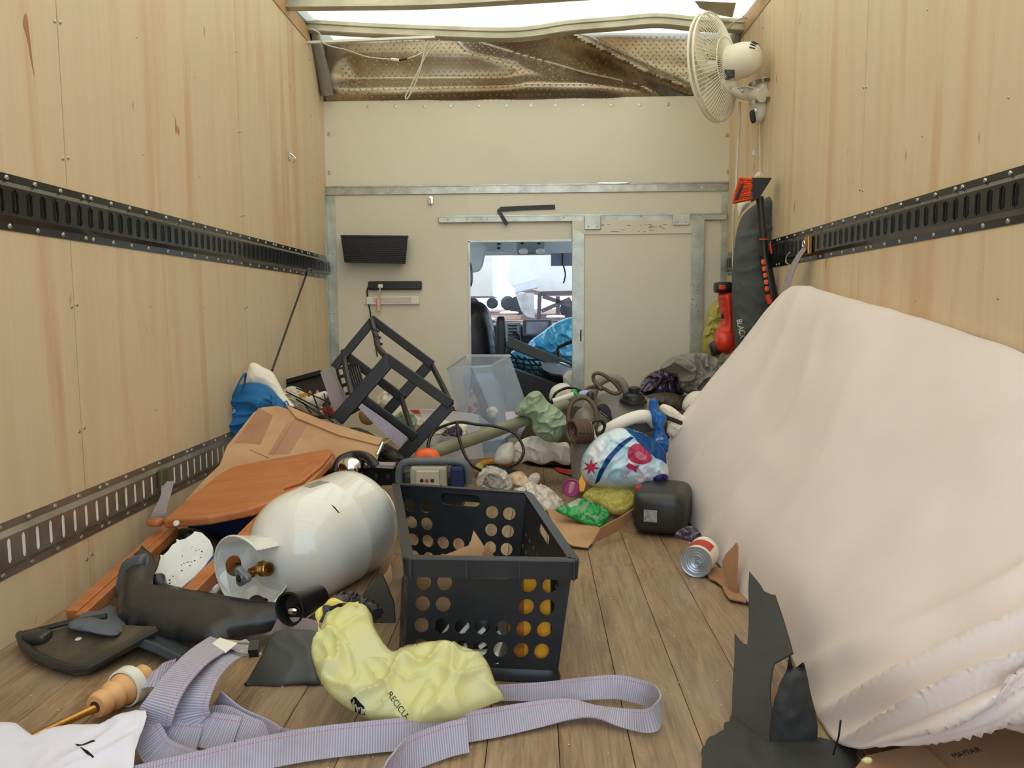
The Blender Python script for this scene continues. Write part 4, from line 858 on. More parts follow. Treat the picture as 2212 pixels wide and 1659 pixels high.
# valve
vb = pc+ax*.212
MB().lathe(vb, ax, [(0, .017), (.012, .017), (.012, .013), (.045, .013), (.045, .009), (.06, .009)], 20).build('valve_body', m_brass, tk)
od = (w*.92+u*.25).normalized(); ob = vb+ax*.03
o = MB().lathe(ob, od, [(0, .011), (.02, .012), (.022, .017), (.028, .018), (.031, .016), (.034, .018), (.037, .016), (.040, .018), (.043, .016), (.046, .018), (.052, .018), (.054, .016), (.054, .011), (.03, .010), (.03, 0)], 24).build('valve_outlet', m_brass, tk)
hw = vb+ax*.066-od*.006; V = []; n = 36
mb = MB(); pr = []
for k in range(n): g = 2*math.pi*k/n; r = .023*(1+.22*math.cos(3*g)); pr.append(hw+(w*math.cos(g)+u*math.sin(g))*r)
mb.prism([p+ax*.010 for p in pr], ax, .016); o = mb.build('handwheel', M('cast grey', rgb(150, 156, 164), .5, .4), tk); bevel(o, .003)
MB().lathe(hw, ax, [(.008, .011), (.014, .010), (.015, .0)], 16).build('handwheel_hub', m_chrome, tk)
# label and scratches
pl = plane3(Y(690, 1045, 2.15), Y(760, 1060, 2.2), Y(700, 1080, 2.05)); body = tk.children[0]
print_on('warning_label', body, [(645, 1050), (690, 1039), (712, 1044), (672, 1058)], (pc, (CAM-pc).normalized()), M('grey label print', rgb(176, 170, 156), .5, col2=rgb(216, 210, 196), sc=60), s=.004, lift=.0006)
print_on('scratch', body, [(713, 1093), (722, 1099), (732, 1111), (729, 1111), (720, 1101)], (pc, (CAM-pc).normalized()), m_ink, s=.003, lift=.0004)

# ------------------------------------------------------------------ foreground left
pA = plane3(Y(350, 1128, 2.15), Y(715, 970, 2.62), Y(530, 1092, 2.2))
tb = thing('wooden_table', 'orange varnished folding wood table lying tilted beside the propane cylinder', 'table', Z(330, 1180, 0))
o = slab('tabletop', [(350, 1124), (382, 1095), (430, 1058), (470, 1025), (505, 1006), (600, 988), (690, 972), (712, 970), (722, 978), (715, 992), (690, 1018), (660, 1048), (620, 1070), (540, 1098), (450, 1116)], pA, .028, m_orangewood, tb); bevel(o, .008, 3)
o = slab('edge_board', [(612, 1060), (655, 1022), (690, 986), (705, 975), (720, 980), (700, 1008), (655, 1046)], pA, .012, m_orangewood, tb, up=.012); bevel(o, .005, 2)
def rail(a, b, w, h, name='leg'):
    o = MB().bar(a, b, w, h).build(name, m_orangewood, tb, False); bevel(o, .003, 2); return o
rail(Y(365, 1142, 2.26), Z(156, 1330, .028), .032, .03); rail(Y(378, 1148, 2.24), Z(172, 1340, .026), .022, .03)
rail(Y(572, 1122, 2.2), Z(402, 1296, .04), .042, .034)
MB().rbox(Y(336, 1128, 2.2), (Vector((.022, 0, 0)), Vector((0, .02, 0)), Vector((0, 0, .012))), .6, 5).build('foot', m_orangewood, tb)
MB().lathe(Y(382, 1130, 2.12), (0, -1, .2), [(0, .008), (.006, .008), (.007, 0)], 10).build('plug', m_white, tb)
o = pillow('navy_cushion', [(400, 1125), (440, 1115), (530, 1098), (560, 1100), (545, 1150), (520, 1180), (490, 1172), (455, 1165), (420, 1150)], plY(2.42, .3, .1), .05, m_navy, nz=.008, fr=8); tag(o, 'navy blue fabric cushion wedged under the orange tabletop', 'cushion')
o = pillow('blue_pouch', [(425, 1255), (455, 1205), (475, 1185), (490, 1180), (470, 1225), (440, 1265)], plY(2.05, .3, .1), .02, m_blue, nz=.004, fr=16); tag(o, 'bright blue pouch edge beside the torn white foam board', 'pouch')
o = slab('foam_board', [(415, 1153), (420, 1147), (436, 1150), (453, 1166), (460, 1182), (459, 1200), (447, 1218), (420, 1246), (398, 1264), (378, 1282), (368, 1276), (350, 1268), (331, 1264), (329, 1250), (340, 1226), (346, 1205), (345, 1197), (352, 1199), (362, 1190), (368, 1181), (372, 1176), (381, 1171), (380, 1163), (388, 1166), (400, 1163)], plane3(Y(420, 1150, 2.12), Y(460, 1190, 2.08), Y(350, 1265, 1.98)), .016, m_foam); tag(o, 'torn white foam board with specks between the orange table legs', 'foam board'); bevel(o, .002)
rr = random.Random(3); m = MB(); pf = plane3(Y(420, 1150, 2.12), Y(460, 1190, 2.08), Y(350, 1265, 1.98))
for _ in range(26):
    a = rr.random(); px = 352+a*80+rr.uniform(-10, 14); py = 1262-a*88+rr.uniform(-6, 20); q = onpl(px, py, *pf); r = rr.uniform(.0006, .0018)
    m.rbox(q, (Vector((r*1.6, 0, 0)), Vector((0, r, 0)), Vector((0, 0, r))), 1, 2)
oo = m.build('speck', m_ink, o); oo['kind'] = 'stuff'
o = pillow('torn_paper', [(425, 1292), (440, 1275), (462, 1262), (485, 1258), (492, 1268), (470, 1280), (458, 1292), (440, 1297)], plY(1.95, .5, .05), .012, m_wcloth, nz=.006, fr=40, jag=.003); tag(o, 'ragged cream paper scrap between the table leg and cylinder collar', 'paper')
o = pillow('wrapper', [(455, 1245), (470, 1236), (485, 1240), (480, 1256), (462, 1260)], plY(2.0, .4, .05), .008, M('pink and blue print', rgb(206, 120, 146), .4, col2=rgb(90, 110, 170), sc=60), nz=.006, fr=40); tag(o, 'small pink and blue wrapper beside the cylinder collar', 'wrapper')
# fender liner
fd = thing('fender_liner', 'large dark grey broken plastic fender liner lying under the propane cylinder', 'car part', Z(420, 1330, 0))
pl = plane3(Z(300, 1370, .03), Z(560, 1380, .03), Y(330, 1215, 1.95))
pillow('arch', [(252, 1312), (258, 1280), (270, 1245), (288, 1212), (306, 1190), (330, 1198), (336, 1225), (330, 1262), (345, 1278), (400, 1284), (480, 1302), (560, 1316), (640, 1318), (660, 1345), (560, 1368), (500, 1380), (470, 1394), (420, 1390), (350, 1372), (310, 1360), (278, 1352), (260, 1338)], pl, .035, m_darkp, fd, back=.01, nz=.006, fr=6, R=.03, flat=.7)
o = slab('lower_strip', [(288, 1355), (330, 1342), (360, 1362), (412, 1396), (398, 1420), (340, 1392), (300, 1376)], plane3(Z(300, 1375, .05), Z(410, 1412, .02), Y(330, 1342, 1.80)), .02, M('blue grey plastic', rgb(66, 76, 84), .35, col2=rgb(54, 62, 70), sc=6), fd); bevel(o, .004)
MB().tube(crom([Y(338, 1250, 1.93), Y(352, 1278, 1.9), Y(430, 1296, 1.86), Y(520, 1312, 1.84), Y(600, 1322, 1.83)], 6), [.022]*25, 10).build('rolled_edge', M('black plastic with navy reflection', rgb(30, 36, 48), .3), fd)  # navy reflection is put into the colour of this edge
MB().rbox(Y(285, 1245, 1.9), (Vector((.035, 0, .01)), Vector((0, .02, 0)), Vector((.012, 0, .055))), .5, 6).build('bracket', M('grey moulded plastic', rgb(84, 90, 94), .3), fd)
MB().rbox(Y(310, 1338, 1.8), (Vector((.03, 0, 0)), Vector((0, .02, 0)), Vector((0, 0, .018))), .4, 5).build('clip_boss', m_mud, fd)
# dark tray and felt at the left
tr = thing('dirty_tray', 'shallow dirty black plastic cover lying on the floor by the plywood wall', 'car part', Z(180, 1410, 0))
plt = plane3(Z(60, 1412, .012), Z(165, 1455, .012), Z(320, 1360, .05))
o = slab('pan', [(44, 1378), (70, 1372), (140, 1354), (200, 1345), (330, 1352), (338, 1366), (250, 1412), (190, 1446), (158, 1452), (115, 1440), (75, 1422), (52, 1402)], plt, .012, m_mud, tr); bevel(o, .003)
MB().tube([onpl(a, b, *plt)+Vector((0, 0, .008)) for a, b in ((44, 1378), (52, 1402), (75, 1422), (115, 1441), (158, 1453), (192, 1448), (250, 1415), (338, 1368))], .010, 8).build('rim', m_darkp, tr)
MB().tube([onpl(a, b, *plt)+Vector((0, 0, .008)) for a, b in ((44, 1378), (70, 1372), (140, 1354), (230, 1338))], .007, 8).build('rim', m_darkp, tr)
MB().rbox(Z(80, 1376, .03), (Vector((.03, 0, 0)), Vector((0, .02, 0)), Vector((0, 0, .014))), .5, 5).build('lug', m_darkp, tr)
o = MB().rbox(Z(172, 1381, .028), (Vector((.009, 0, 0)), Vector((0, .009, 0)), Vector((0, 0, .004))), .7, 5).build('white_chip', m_foam); tag(o, 'small white chip lying on the dirty black cover', 'chip')
o = pillow('felt_scrap', [(144, 1353), (175, 1332), (205, 1326), (230, 1316), (275, 1322), (295, 1335), (275, 1352), (255, 1370), (225, 1370), (185, 1362)], plane3(Z(150, 1355, .05), Z(255, 1372, .05), Y(230, 1318, 1.85)), .014, m_felt, nz=.006, fr=7, R=.03); tag(o, 'folded grey felt scrap at the back of the dirty black cover', 'felt')
# torn grey duct panel and shards in the middle
dp = thing('torn_duct', 'upright dark grey torn plastic panel between the straps and the yellow bag', 'car part', Z(610, 1480, 0))
pl = plane3(Y(530, 1490, 1.50), Y(690, 1480, 1.50), Y(620, 1365, 1.58))
V = pillow('panel', [(582, 1378), (600, 1362), (650, 1360), (690, 1368), (694, 1400), (688, 1440), (692, 1480), (650, 1484), (600, 1492), (560, 1490), (528, 1492), (540, 1460), (562, 1420)], pl, .012, M('mid grey plastic', rgb(72, 72, 72), .5, col2=rgb(56, 58, 60), sc=6, bmp=.1, bsc=30), dp, nz=.006, fr=8, R=.02)
MB().prism([onpl(a, b, *pl) for a, b in ((480, 1500), (530, 1488), (650, 1482), (700, 1478), (700, 1500), (620, 1510), (560, 1528), (500, 1520))], pl[1], .01).build('torn_edge', m_darkp, dp, False)
o = slab('plastic_shard', [(650, 1345), (700, 1310), (735, 1282), (760, 1300), (740, 1330), (700, 1362), (665, 1362)], plY(1.70, .3, .1), .01, M('grey shard', rgb(88, 84, 86), .5, col2=rgb(76, 72, 74), sc=6)); tag(o, 'grey plastic shard leaning under the propane cylinder', 'plastic piece'); bevel(o, .003)
o = pillow('crushed_part', [(712, 1300), (730, 1282), (760, 1280), (790, 1290), (815, 1305), (828, 1318), (820, 1335), (790, 1350), (760, 1340), (725, 1335)], plY(1.68, .2, .1), .03, M('dark crushed plastic', rgb(62, 60, 66), .4, col2=rgb(44, 42, 48), sc=12), nz=.022, fr=22, jag=.004); tag(o, 'crushed dark plastic part above the yellow bag', 'car part')
MB().tube([Y(800, 1318, 1.66), Y(815, 1326, 1.62)], .012, 10).build('pipe_stub', m_black, o)
o = slab('dark_board', [(770, 1300), (810, 1255), (825, 1240), (850, 1300), (856, 1390), (858, 1440), (820, 1440), (790, 1350)], plY(1.85, .3, .1), .012, M('olive dark panel', rgb(70, 68, 56), .6, col2=rgb(58, 56, 46), sc=4)); tag(o, 'dark olive board wedged beside the charcoal crate', 'board')
o = slab('cardboard_scrap', [(810, 1262), (835, 1235), (845, 1215), (848, 1250), (838, 1275), (815, 1285)], plY(1.9, .3, .1), .004, m_card); tag(o, 'small cardboard scrap between cylinder and charcoal crate', 'cardboard')
fz = thing('flashlight', 'black round lamp head lying below the cylinder collar', 'lamp', Z(625, 1340, .0))
q = Y(632, 1312, 1.66); a_ = Vector((-.3, -.9, .1)).normalized()
MB().lathe(q, a_, [(-.10, .0), (-.10, .028), (-.03, .032), (.0, .038), (.012, .038), (.012, .033), (-.012, .028), (-.016, 0)], 28).build('housing', m_blacks, fz); MB().rbox(q-a_*.004+Vector((0, 0, -.008)), (Vector((.014, 0, 0)), Vector((0, .01, 0)), Vector((0, 0, .009))), .8, 6).build('bulb', m_chrome, fz)
# turned wooden spindle with brass rod
sp = thing('wooden_spindle', 'turned pale wooden spindle with white collar and brass rod on the floor', 'spindle', Z(240, 1520, 0))
a, b = Z(205, 1528, .035), Z(318, 1455, .035); d = (b-a); ln = d.length; d.normalize()
pr = [(0, .012), (.002, .022), (.016, .027), (.03, .026), (.034, .020), (.04, .021), (.056, .030), (.064, .030), (.07, .024), (.078, .026), (.092, .033), (.12, .036), (.125, .034), (.13, .022), (.145, .018), (.155, .024), (.175, .025), (.185, .014), (.187, 0)]
k = ln/.187; MB().lathe(a, d, [(t*k, r*.93) for t, r in pr], 28).build('turned_wood', m_tan, sp); MB().lathe(a+d*.096*k, d, [(0, .033), (.001, .037), (.022, .038), (.024, .034)], 28).build('white_collar', m_white, sp)
r1 = Z(204, 1530, .034); r0 = Z(60, 1598, .03); MB().tube([r1, r0, r0+(r0-r1)*.4], .0075, 12).build('rod', m_brass, sp)
# crumpled white paper in the corner
pp = plane3(Z(0, 1600, .05), Z(300, 1640, .05), Z(200, 1560, .07))
o = pillow('white_paper', [(-60, 1555), (0, 1560), (35, 1562), (70, 1588), (100, 1575), (150, 1564), (215, 1563), (265, 1540), (315, 1534), (310, 1570), (292, 1620), (275, 1690), (180, 1720), (-60, 1720)], pp, .008, m_paper, back=.004, nz=.010, fr=9, R=.02, sm=2); tag(o, 'crumpled white paper sheet in the near corner of the floor', 'paper')
for q in ([(165, 1612), (180, 1616), (205, 1610), (213, 1612), (190, 1621), (170, 1618)], [(178, 1626), (195, 1632), (209, 1646), (205, 1648), (190, 1637)]): print_on('ink_scribble', o, q, pp, m_ink, s=.004, lift=.001)

# ------------------------------------------------------------------ webbing straps
up = Vector((0, .55, .84))
st = thing('ratchet_strap', 'long grey lilac cargo strap coiled with a chrome buckle in the foreground', 'strap', Z(420, 1600, 0))
def pz(L): return [Z(a, b, z) for a, b, z in L]
MB().ribbon(pz([(480, 1386, .112), (428, 1420, .122), (380, 1470, .112), (346, 1524, .086), (332, 1566, .052), (350, 1592, .03), (430, 1600, .022)]), [(.7, -.7, -.05), (.75, -.65, 0), (.85, -.5, 0), (1, -.2, 0), (1, 0, .1), (.7, .4, .5), (.1, .7, .7)], .064, .003, 9).build('outer_loop', m_strap, st, uv=True, sharp=50)
MB().ribbon(pz([(548, 1398, .082), (496, 1412, .104), (452, 1450, .104), (424, 1498, .088), (416, 1542, .060), (436, 1572, .036), (510, 1586, .026)]), [(.5, -.8, -.1), (.7, -.7, 0), (.85, -.5, 0), (1, -.2, 0), (1, 0, .1), (.7, .4, .5), (.1, .7, .7)], .060, .003, 9).build('inner_loop', m_strap, st, uv=True, sharp=50)
MB().ribbon(pz([(470, 1508, .05), (510, 1545, .035), (560, 1570, .03), (600, 1600, .03)]), [(.7, -.5, .5), (.6, -.3, .7), (.5, -.3, .8), (.3, .2, .8)], .042, .003).build('fold', m_strap, st, uv=True)
MB().ribbon(pz([(440, 1556, .03), (480, 1552, .035), (540, 1580, .03), (620, 1605, .02), (700, 1600, .02)]), [(.1, .7, .7)]*5, .045, .003).build('fold', m_strap, st, uv=True)
MB().ribbon(pz([(300, 1560, .05), (322, 1590, .04), (350, 1630, .02), (450, 1665, .015)]), [(.8, .2, .5), (.8, .3, .5), (.6, .5, .5), (.3, .8, .4)], .05, .003).build('tail', m_strap, st, uv=True)
MB().ribbon(pz([(300, 1480, .03), (335, 1462, .05), (372, 1450, .05)]), [(.3, .8, .4)]*3, .05, .003).build('tail', m_strap, st, uv=True)
bq = thing('strap_buckle', 'chrome ratchet buckle clipped on the coiled cargo strap', 'buckle', Z(505, 1395, .1))
a, b = Z(462, 1388, .118), Z(500, 1400, .118); o = MB().bar(a, b, .03, .003, (0, -.3, 1)).build('plate', m_white, bq, False); bevel(o, .001)
m = MB(); q = [Z(490, 1385, .12), Z(542, 1390, .12), Z(538, 1412, .11), Z(500, 1405, .11)]; m.tube(q+[q[0]], .0035, 8, False); m.build('wire_frame', m_chrome, bq)
MB().bar(q[1]+Vector((.008, 0, 0)), q[2]+Vector((.008, 0, 0)), .018, .02).build('ratchet', m_blackmetal, bq, False)
st2 = thing('cargo_strap', 'flat grey lilac webbing strap looping over the floor below the crate', 'strap', Z(1200, 1560, 0))
MB().ribbon(pz([(1000, 1500, .02), (1090, 1496, .022), (1180, 1494, .024), (1260, 1488, .028), (1330, 1484, .032), (1380, 1494, .034), (1412, 1506, .036), (1428, 1530, .034), (1405, 1556, .028), (1350, 1552, .02), (1290, 1538, .018), (1230, 1532, .022), (1150, 1545, .024), (1060, 1562, .026), (950, 1578, .026), (820, 1590, .028), (680, 1606, .028), (540, 1632, .026), (400, 1665, .02), (250, 1700, .02)]),
    [(0, .5, .85), (0, .5, .85), (0, .55, .85), (0, .6, .8), (.1, .5, .85), (.3, .2, .9), (.2, -.1, 1), (-.1, -.1, 1), (-.2, .4, .9), (-.1, .8, .5), (.1, .95, .1), (0, .9, .4), (0, .75, .65), (0, .6, .8), (0, .6, .8), (0, .55, .8), (0, .6, .8), (0, .6, .8), (0, .6, .8), (0, .6, .8)],
    [.030, .030, .036, .042, .044, .044, .044, .044, .040, .036, .036, .044, .048, .05, .052, .052, .052, .052, .05, .05], .003, 8).build('webbing', m_strap, st2, uv=True, sharp=50)
MB().ribbon(pz([(1010, 1588, .03), (960, 1600, .03), (880, 1632, .03), (820, 1680, .03)]), [(.0, .6, .8), (0, .6, .8), (.2, .6, .8), (.5, .5, .7)], .055, .003).build('loose_end', m_strap, st2, uv=True)
o = MB().ribbon([Y(515, 1382, 1.72), Y(550, 1362, 1.70), Y(600, 1352, 1.68), Y(660, 1354, 1.62), Y(700, 1370, 1.58)], [(.1, .5, .8)]*5, .036, .003).build('strap_piece', m_strap2, uv=True); tag(o, 'mauve strap arching from the fender liner to the yellow bag', 'strap')
# ------------------------------------------------------------------ pale yellow carrier bag
n = Vector((0, -.62, .78)).normalized(); pl = (Z(880, 1565, .03), n)
yb_ = thing('yellow_bag', 'crumpled pale yellow thin carrier bag lying in front of the charcoal crate', 'plastic bag', Z(860, 1560, 0))
yo = pillow('film', [(697, 1352), (706, 1330), (730, 1322), (782, 1314), (803, 1328), (808, 1352), (828, 1388), (852, 1412), (872, 1402), (905, 1395), (960, 1394), (1022, 1410), (1052, 1430), (1068, 1470), (1084, 1500), (1088, 1510), (1060, 1522), (1015, 1540), (980, 1560), (940, 1568), (885, 1573), (850, 1560), (800, 1555), (768, 1540), (722, 1508), (694, 1475), (680, 1440), (674, 1412), (690, 1376)], pl, .036, m_ybag, yb_, back=.02, nz=.026, fr=11, s=.0042, R=.035, sm=3, seed=4, flat=.8)
MB().tube(crom([onpl(a, b, *pl)+n*c for a, b, c in ((700, 1392, .01), (694, 1365, .03), (704, 1338, .045), (735, 1328, .05), (780, 1330, .04))], 5), [.004+.004*math.sin(k) for k in range(21)], 8).build('handle', m_ybag2, yb_)
text_on('lettering', 'SUPPLIES', yo, (872, 1420), (930, 1402), pl, .016, m_ink)
text_on('lettering', 'RECICLA', yo, (842, 1520), (882, 1572), pl, .014, m_ink)
print_on('printed_mark', yo, [(762, 1528), (775, 1526), (792, 1540), (794, 1552), (778, 1546), (768, 1540)], pl, m_ink, s=.004, lift=.001)

# ------------------------------------------------------------------ foreground right: torn rubber, cardboard, can
mt = thing('torn_rubber_mat', 'torn sheet of black rubber standing against the beige sheet', 'rubber mat', Z(1650, 1640, 0))
p1 = plane3(Z(1590, 1560, .004), Z(1700, 1600, .01), Y(1660, 1300, 1.56))
o = slab('sheet', [(1618, 1232), (1624, 1240), (1634, 1252), (1642, 1262), (1650, 1276), (1668, 1284), (1674, 1283), (1690, 1330), (1705, 1380), (1713, 1410), (1672, 1432), (1668, 1450), (1664, 1480), (1664, 1510), (1668, 1530), (1664, 1580), (1662, 1700), (1560, 1700), (1580, 1560), (1582, 1480), (1586, 1420), (1586, 1366), (1594, 1376), (1604, 1388), (1614, 1392), (1617, 1340), (1616, 1270)], p1, .006, m_rubber, mt); bevel(o, .0015, 1)
p2 = plane3(Z(1680, 1600, .004), Z(1760, 1600, .004), Y(1720, 1450, 1.30))
o = pillow('flap', [(1705, 1412), (1712, 1438), (1722, 1440), (1735, 1430), (1742, 1452), (1752, 1500), (1764, 1550), (1766, 1585), (1752, 1640), (1720, 1700), (1664, 1700), (1668, 1540), (1678, 1495), (1688, 1468), (1700, 1445)], p2, .012, m_rubber, mt, nz=.007, fr=20, R=.012, sm=2, back=.002, flat=.5)
o = pillow('lower_sheet', [(1582, 1545), (1560, 1575), (1532, 1592), (1515, 1615), (1515, 1655), (1520, 1700), (1850, 1700), (1850, 1620), (1800, 1600), (1760, 1590), (1660, 1600)], (Z(1650, 1640, .004), Vector((0, -.1, 1)).normalized()), .004, m_rubber, mt, back=.001, nz=.007, fr=9, R=.02, sm=0, jag=.003)
MB().tube([Z(1800, 1630, .02), Y(1812, 1590, 1.18), Y(1816, 1556, 1.17)], .0016, 6).build('wire', m_ink, mt)
cb_ = thing('cardboard_box', 'open brown cardboard box with ink lettering under the beige sheet', 'cardboard', Z(2000, 1650, 0))
n = Vector((0, -.25, 1)).normalized(); pq = (Z(1990, 1640, .03), n)
o = slab('flap', [(1830, 1680), (1870, 1632), (1960, 1612), (1990, 1605), (2110, 1720), (1830, 1720)], pq, .004, m_card2, cb_)
o = slab('panel', [(1990, 1606), (2060, 1580), (2130, 1548), (2300, 1600), (2300, 1740), (2110, 1720)], (Z(1990, 1640, .02), n), .004, m_card2, cb_)
text_on('lettering', 'MAYFAIR', o, (2062, 1640), (2130, 1622), (Z(1990, 1640, .02), n), .014, m_ink)
slab('back_panel', [(2090, 1560), (2150, 1530), (2230, 1480), (2320, 1480), (2320, 1620), (2200, 1580)], (Z(2150, 1560, .10), Vector((0, -.7, .7))), .004, m_card2, cb_)
for px, py, lb in ((2205, 1560, 'nearest the couch corner'), (2150, 1562, 'on its back panel'), (2130, 1575, 'at the fold of its panel'), (1872, 1642, 'on its loose front flap'), (2208, 1545, 'topmost of them all')):
    o = pillow('crumb', [(px-12, py), (px-3, py-7), (px+10, py-5), (px+13, py+4), (px, py+8)], (Z(px, py, .06), Vector((0, -.6, .8))), .006, m_ybag, nz=.004, fr=60, s=.003, R=.006); tag(o, 'pale yellow shred on the brown cardboard box, '+lb, 'paper shred', 'paper shreds on the cardboard box')
# torn cardboard beside the can
tc_ = thing('torn_cardboard', 'torn brown cardboard strip curling up beside the tin can', 'cardboard', Z(1585, 1290, 0))
slab('upright_strip', [(1590, 1172), (1593, 1180), (1592, 1210), (1591, 1245), (1593, 1262), (1588, 1285), (1580, 1282), (1572, 1262), (1562, 1240), (1560, 1212), (1568, 1196), (1580, 1184)], plane3(Z(1580, 1288, .0), Y(1560, 1215, 2.08), Y(1592, 1175, 2.04)), .004, m_card2, tc_)
slab('floor_strip', [(1525, 1233), (1545, 1225), (1562, 1228), (1580, 1250), (1612, 1290), (1612, 1300), (1575, 1292), (1566, 1280), (1560, 1265), (1548, 1255), (1532, 1248)], plZ(.012), .004, m_card2, tc_)
cn = thing('tin_can', 'tin can with cream and red label lying with its ringed lid to the room', 'can', Z(1510, 1245, 0))
a = Z(1504, 1214, .046); d = Vector((.42, .90, .0)).normalized(); R0 = .0445
MB().lathe(a, d, [(.004, R0-.001), (.10, R0-.001)], 40).build('label', m_canlab, cn)
MB().lathe(a, d, [(.004, R0-.0015), (.001, R0+.0008), (-.001, R0), (.0, R0-.003), (.003, R0-.004), (.0035, .034), (.002, .033), (.0035, .031), (.0035, .027), (.002, .026), (.0035, .024), (.0035, .020), (.0022, .019), (.0035, .017), (.0035, 0)], 48).build('lid', m_can, cn)
MB().lathe(a, d, [(.10, R0-.001), (.103, R0+.001), (.106, R0-.001), (.104, 0)], 40).build('base_rim', m_can, cn)
uu = d.cross(Vector((0, 0, 1))).normalized(); MB().tube([p-d*.001 for p in ring(a+Vector((.004, 0, -.004)), uu, (0, 0, 1), .008, 12)], .0013, 6).build('ring_pull', m_can, cn)
lb = cn.children[0]; V = []; Fc = []
for j in range(5):
    for i in range(15): g = math.radians(40+i*7); t = .02+j*.014; V.append(a+d*t+(uu*math.cos(g)+Vector((0, 0, 1))*math.sin(g))*(R0-.0004))
Fc = [(j*15+i, j*15+i+1, (j+1)*15+i+1, (j+1)*15+i) for j in range(4) for i in range(14)]; finish('red_print', V, Fc, m_redp, lb)

o = MB().ribbon([Y(378, 1160, 2.3), Y(420, 1172, 2.3), Y(470, 1188, 2.28), Y(520, 1200, 2.25)], [(.1, .3, .95)]*4, .045, .003).build('mauve_strap', m_strap2, uv=True); tag(o, 'mauve strap passing behind the torn white foam board', 'strap')
o = pillow('black_fabric', [(345, 1180), (372, 1150), (410, 1140), (470, 1160), (500, 1195), (470, 1240), (420, 1260), (360, 1240)], plY(2.36, .3), .03, m_black, nz=.012, fr=10, flat=.7); tag(o, 'black fabric heap behind the torn white foam board', 'clothing')

# ------------------------------------------------------------------ the heap in front of the bulkhead
def bag(name, pts, y, H, mat, label, cat='plastic bag', nz=.015, fr=12, tilt=.15, **k):
    if nz > .009: k.setdefault('flat', .7); H = H*.85; fr *= 1.2; nz *= .8
    o = pillow(name, pts, plY(y, tilt), H, mat, nz=nz, fr=fr, **k); return tag(o, label, cat)
def sl(name, pts, y, th, mat, label, cat, tilt=.15, pan=0, bev_=.002): o = slab(name, pts, plY(y, tilt, .3, pan), th, mat); bevel(o, bev_, 1); return tag(o, label, cat)
def pxs(L): return [Y(a, b, c) for a, b, c in L]
# flattened cardboard
pC = plane3(Y(430, 1062, 2.45), Y(600, 880, 2.90), Y(820, 965, 2.82))
cb = thing('flattened_box', 'large flattened cardboard box leaning over the orange table', 'cardboard', Z(560, 1000, 0))
o = slab('panel', [(398, 1082), (440, 1036), (474, 1004), (490, 962), (512, 935), (548, 890), (566, 879), (600, 876), (626, 884), (700, 916), (760, 930), (820, 944), (831, 955), (820, 975), (812, 1004), (760, 1010), (690, 1006), (640, 1020), (520, 1050), (430, 1080)], pC, .010, m_card, cb); bevel(o, .003, 2)
for q in ([(506, 956), (559, 881), (590, 898), (563, 960)], [(579, 982), (619, 915), (655, 899), (666, 914), (625, 980)]): slab('tape_patch', q, pC, .001, m_tape, cb, up=.0008, label='darker band of packing tape')
slab('folded_flap', [(618, 878), (700, 912), (826, 950), (818, 964), (730, 942), (640, 905)], pC, .006, m_card, cb, up=.007)
for a, b in (((590, 982), (640, 900)), ((640, 990), (760, 1006)), ((540, 972), (582, 990))): MB().tube([onpl(*a, *pC)+pC[1]*.0005, onpl(*b, *pC)+pC[1]*.0005], .0016, 6).build('crease', m_card2, cb)
MB().tube([onpl(826, 958, *pC), onpl(814, 984, *pC)], .007, 8).build('foil_edge', m_chrome, cb)
# blue tote and white cloth
tt = thing('blue_tote', 'blue nonwoven shopping tote slumped against the plywood wall', 'bag', Z(540, 960, 0))
tb_ = pillow('body', [(488, 940), (490, 900), (493, 868), (505, 842), (520, 830), (545, 826), (575, 832), (600, 856), (622, 882), (600, 896), (560, 905), (520, 940), (500, 975), (488, 970)], plY(3.06, .2), .05, m_tealbag, tt, back=.06, nz=.03, fr=8)
MB().ribbon(pxs([(502, 860, 3.02), (514, 832, 3.01), (525, 812, 3.02), (530, 808, 3.03), (528, 830, 3.04), (520, 850, 3.04)]), [(.6, -.8, .1)]*6, .022, .003).build('handle', m_tealbag, tt)
MB().ribbon(pxs([(612, 880, 2.98), (618, 866, 2.98), (624, 876, 2.98)]), [(.4, -.9, .1)]*3, .02, .003).build('handle', m_blue, tt)
text_on('lettering', 'NG', tb_, (496, 902), (515, 890), plY(3.06, .2), .03, m_white)
bag('white_pillow', [(534, 832), (537, 800), (541, 786), (552, 784), (568, 793), (588, 804), (600, 822), (618, 855), (636, 878), (622, 880), (604, 868), (585, 848), (565, 838), (548, 834)], 3.12, .05, m_wcloth, 'white pillow corner poking out of the blue tote', 'pillow', nz=.012, fr=7)
# bungee cord
bn = thing('bungee_cord', 'thin black cord with hook stretched down the plywood wall from the cargo track', 'cord', X(625, 700, -1.12))
MB().tube([X(662, 592, -1.14), X(625, 695, -1.11), X(588, 800, -1.08)], .005, 8).build('cord', m_cordb, bn); MB().tube(crom([X(662, 592, -1.14), X(664, 582, -1.13), X(672, 580, -1.14), X(672, 590, -1.14)], 4), .003, 6).build('hook', m_blackmetal, bn)
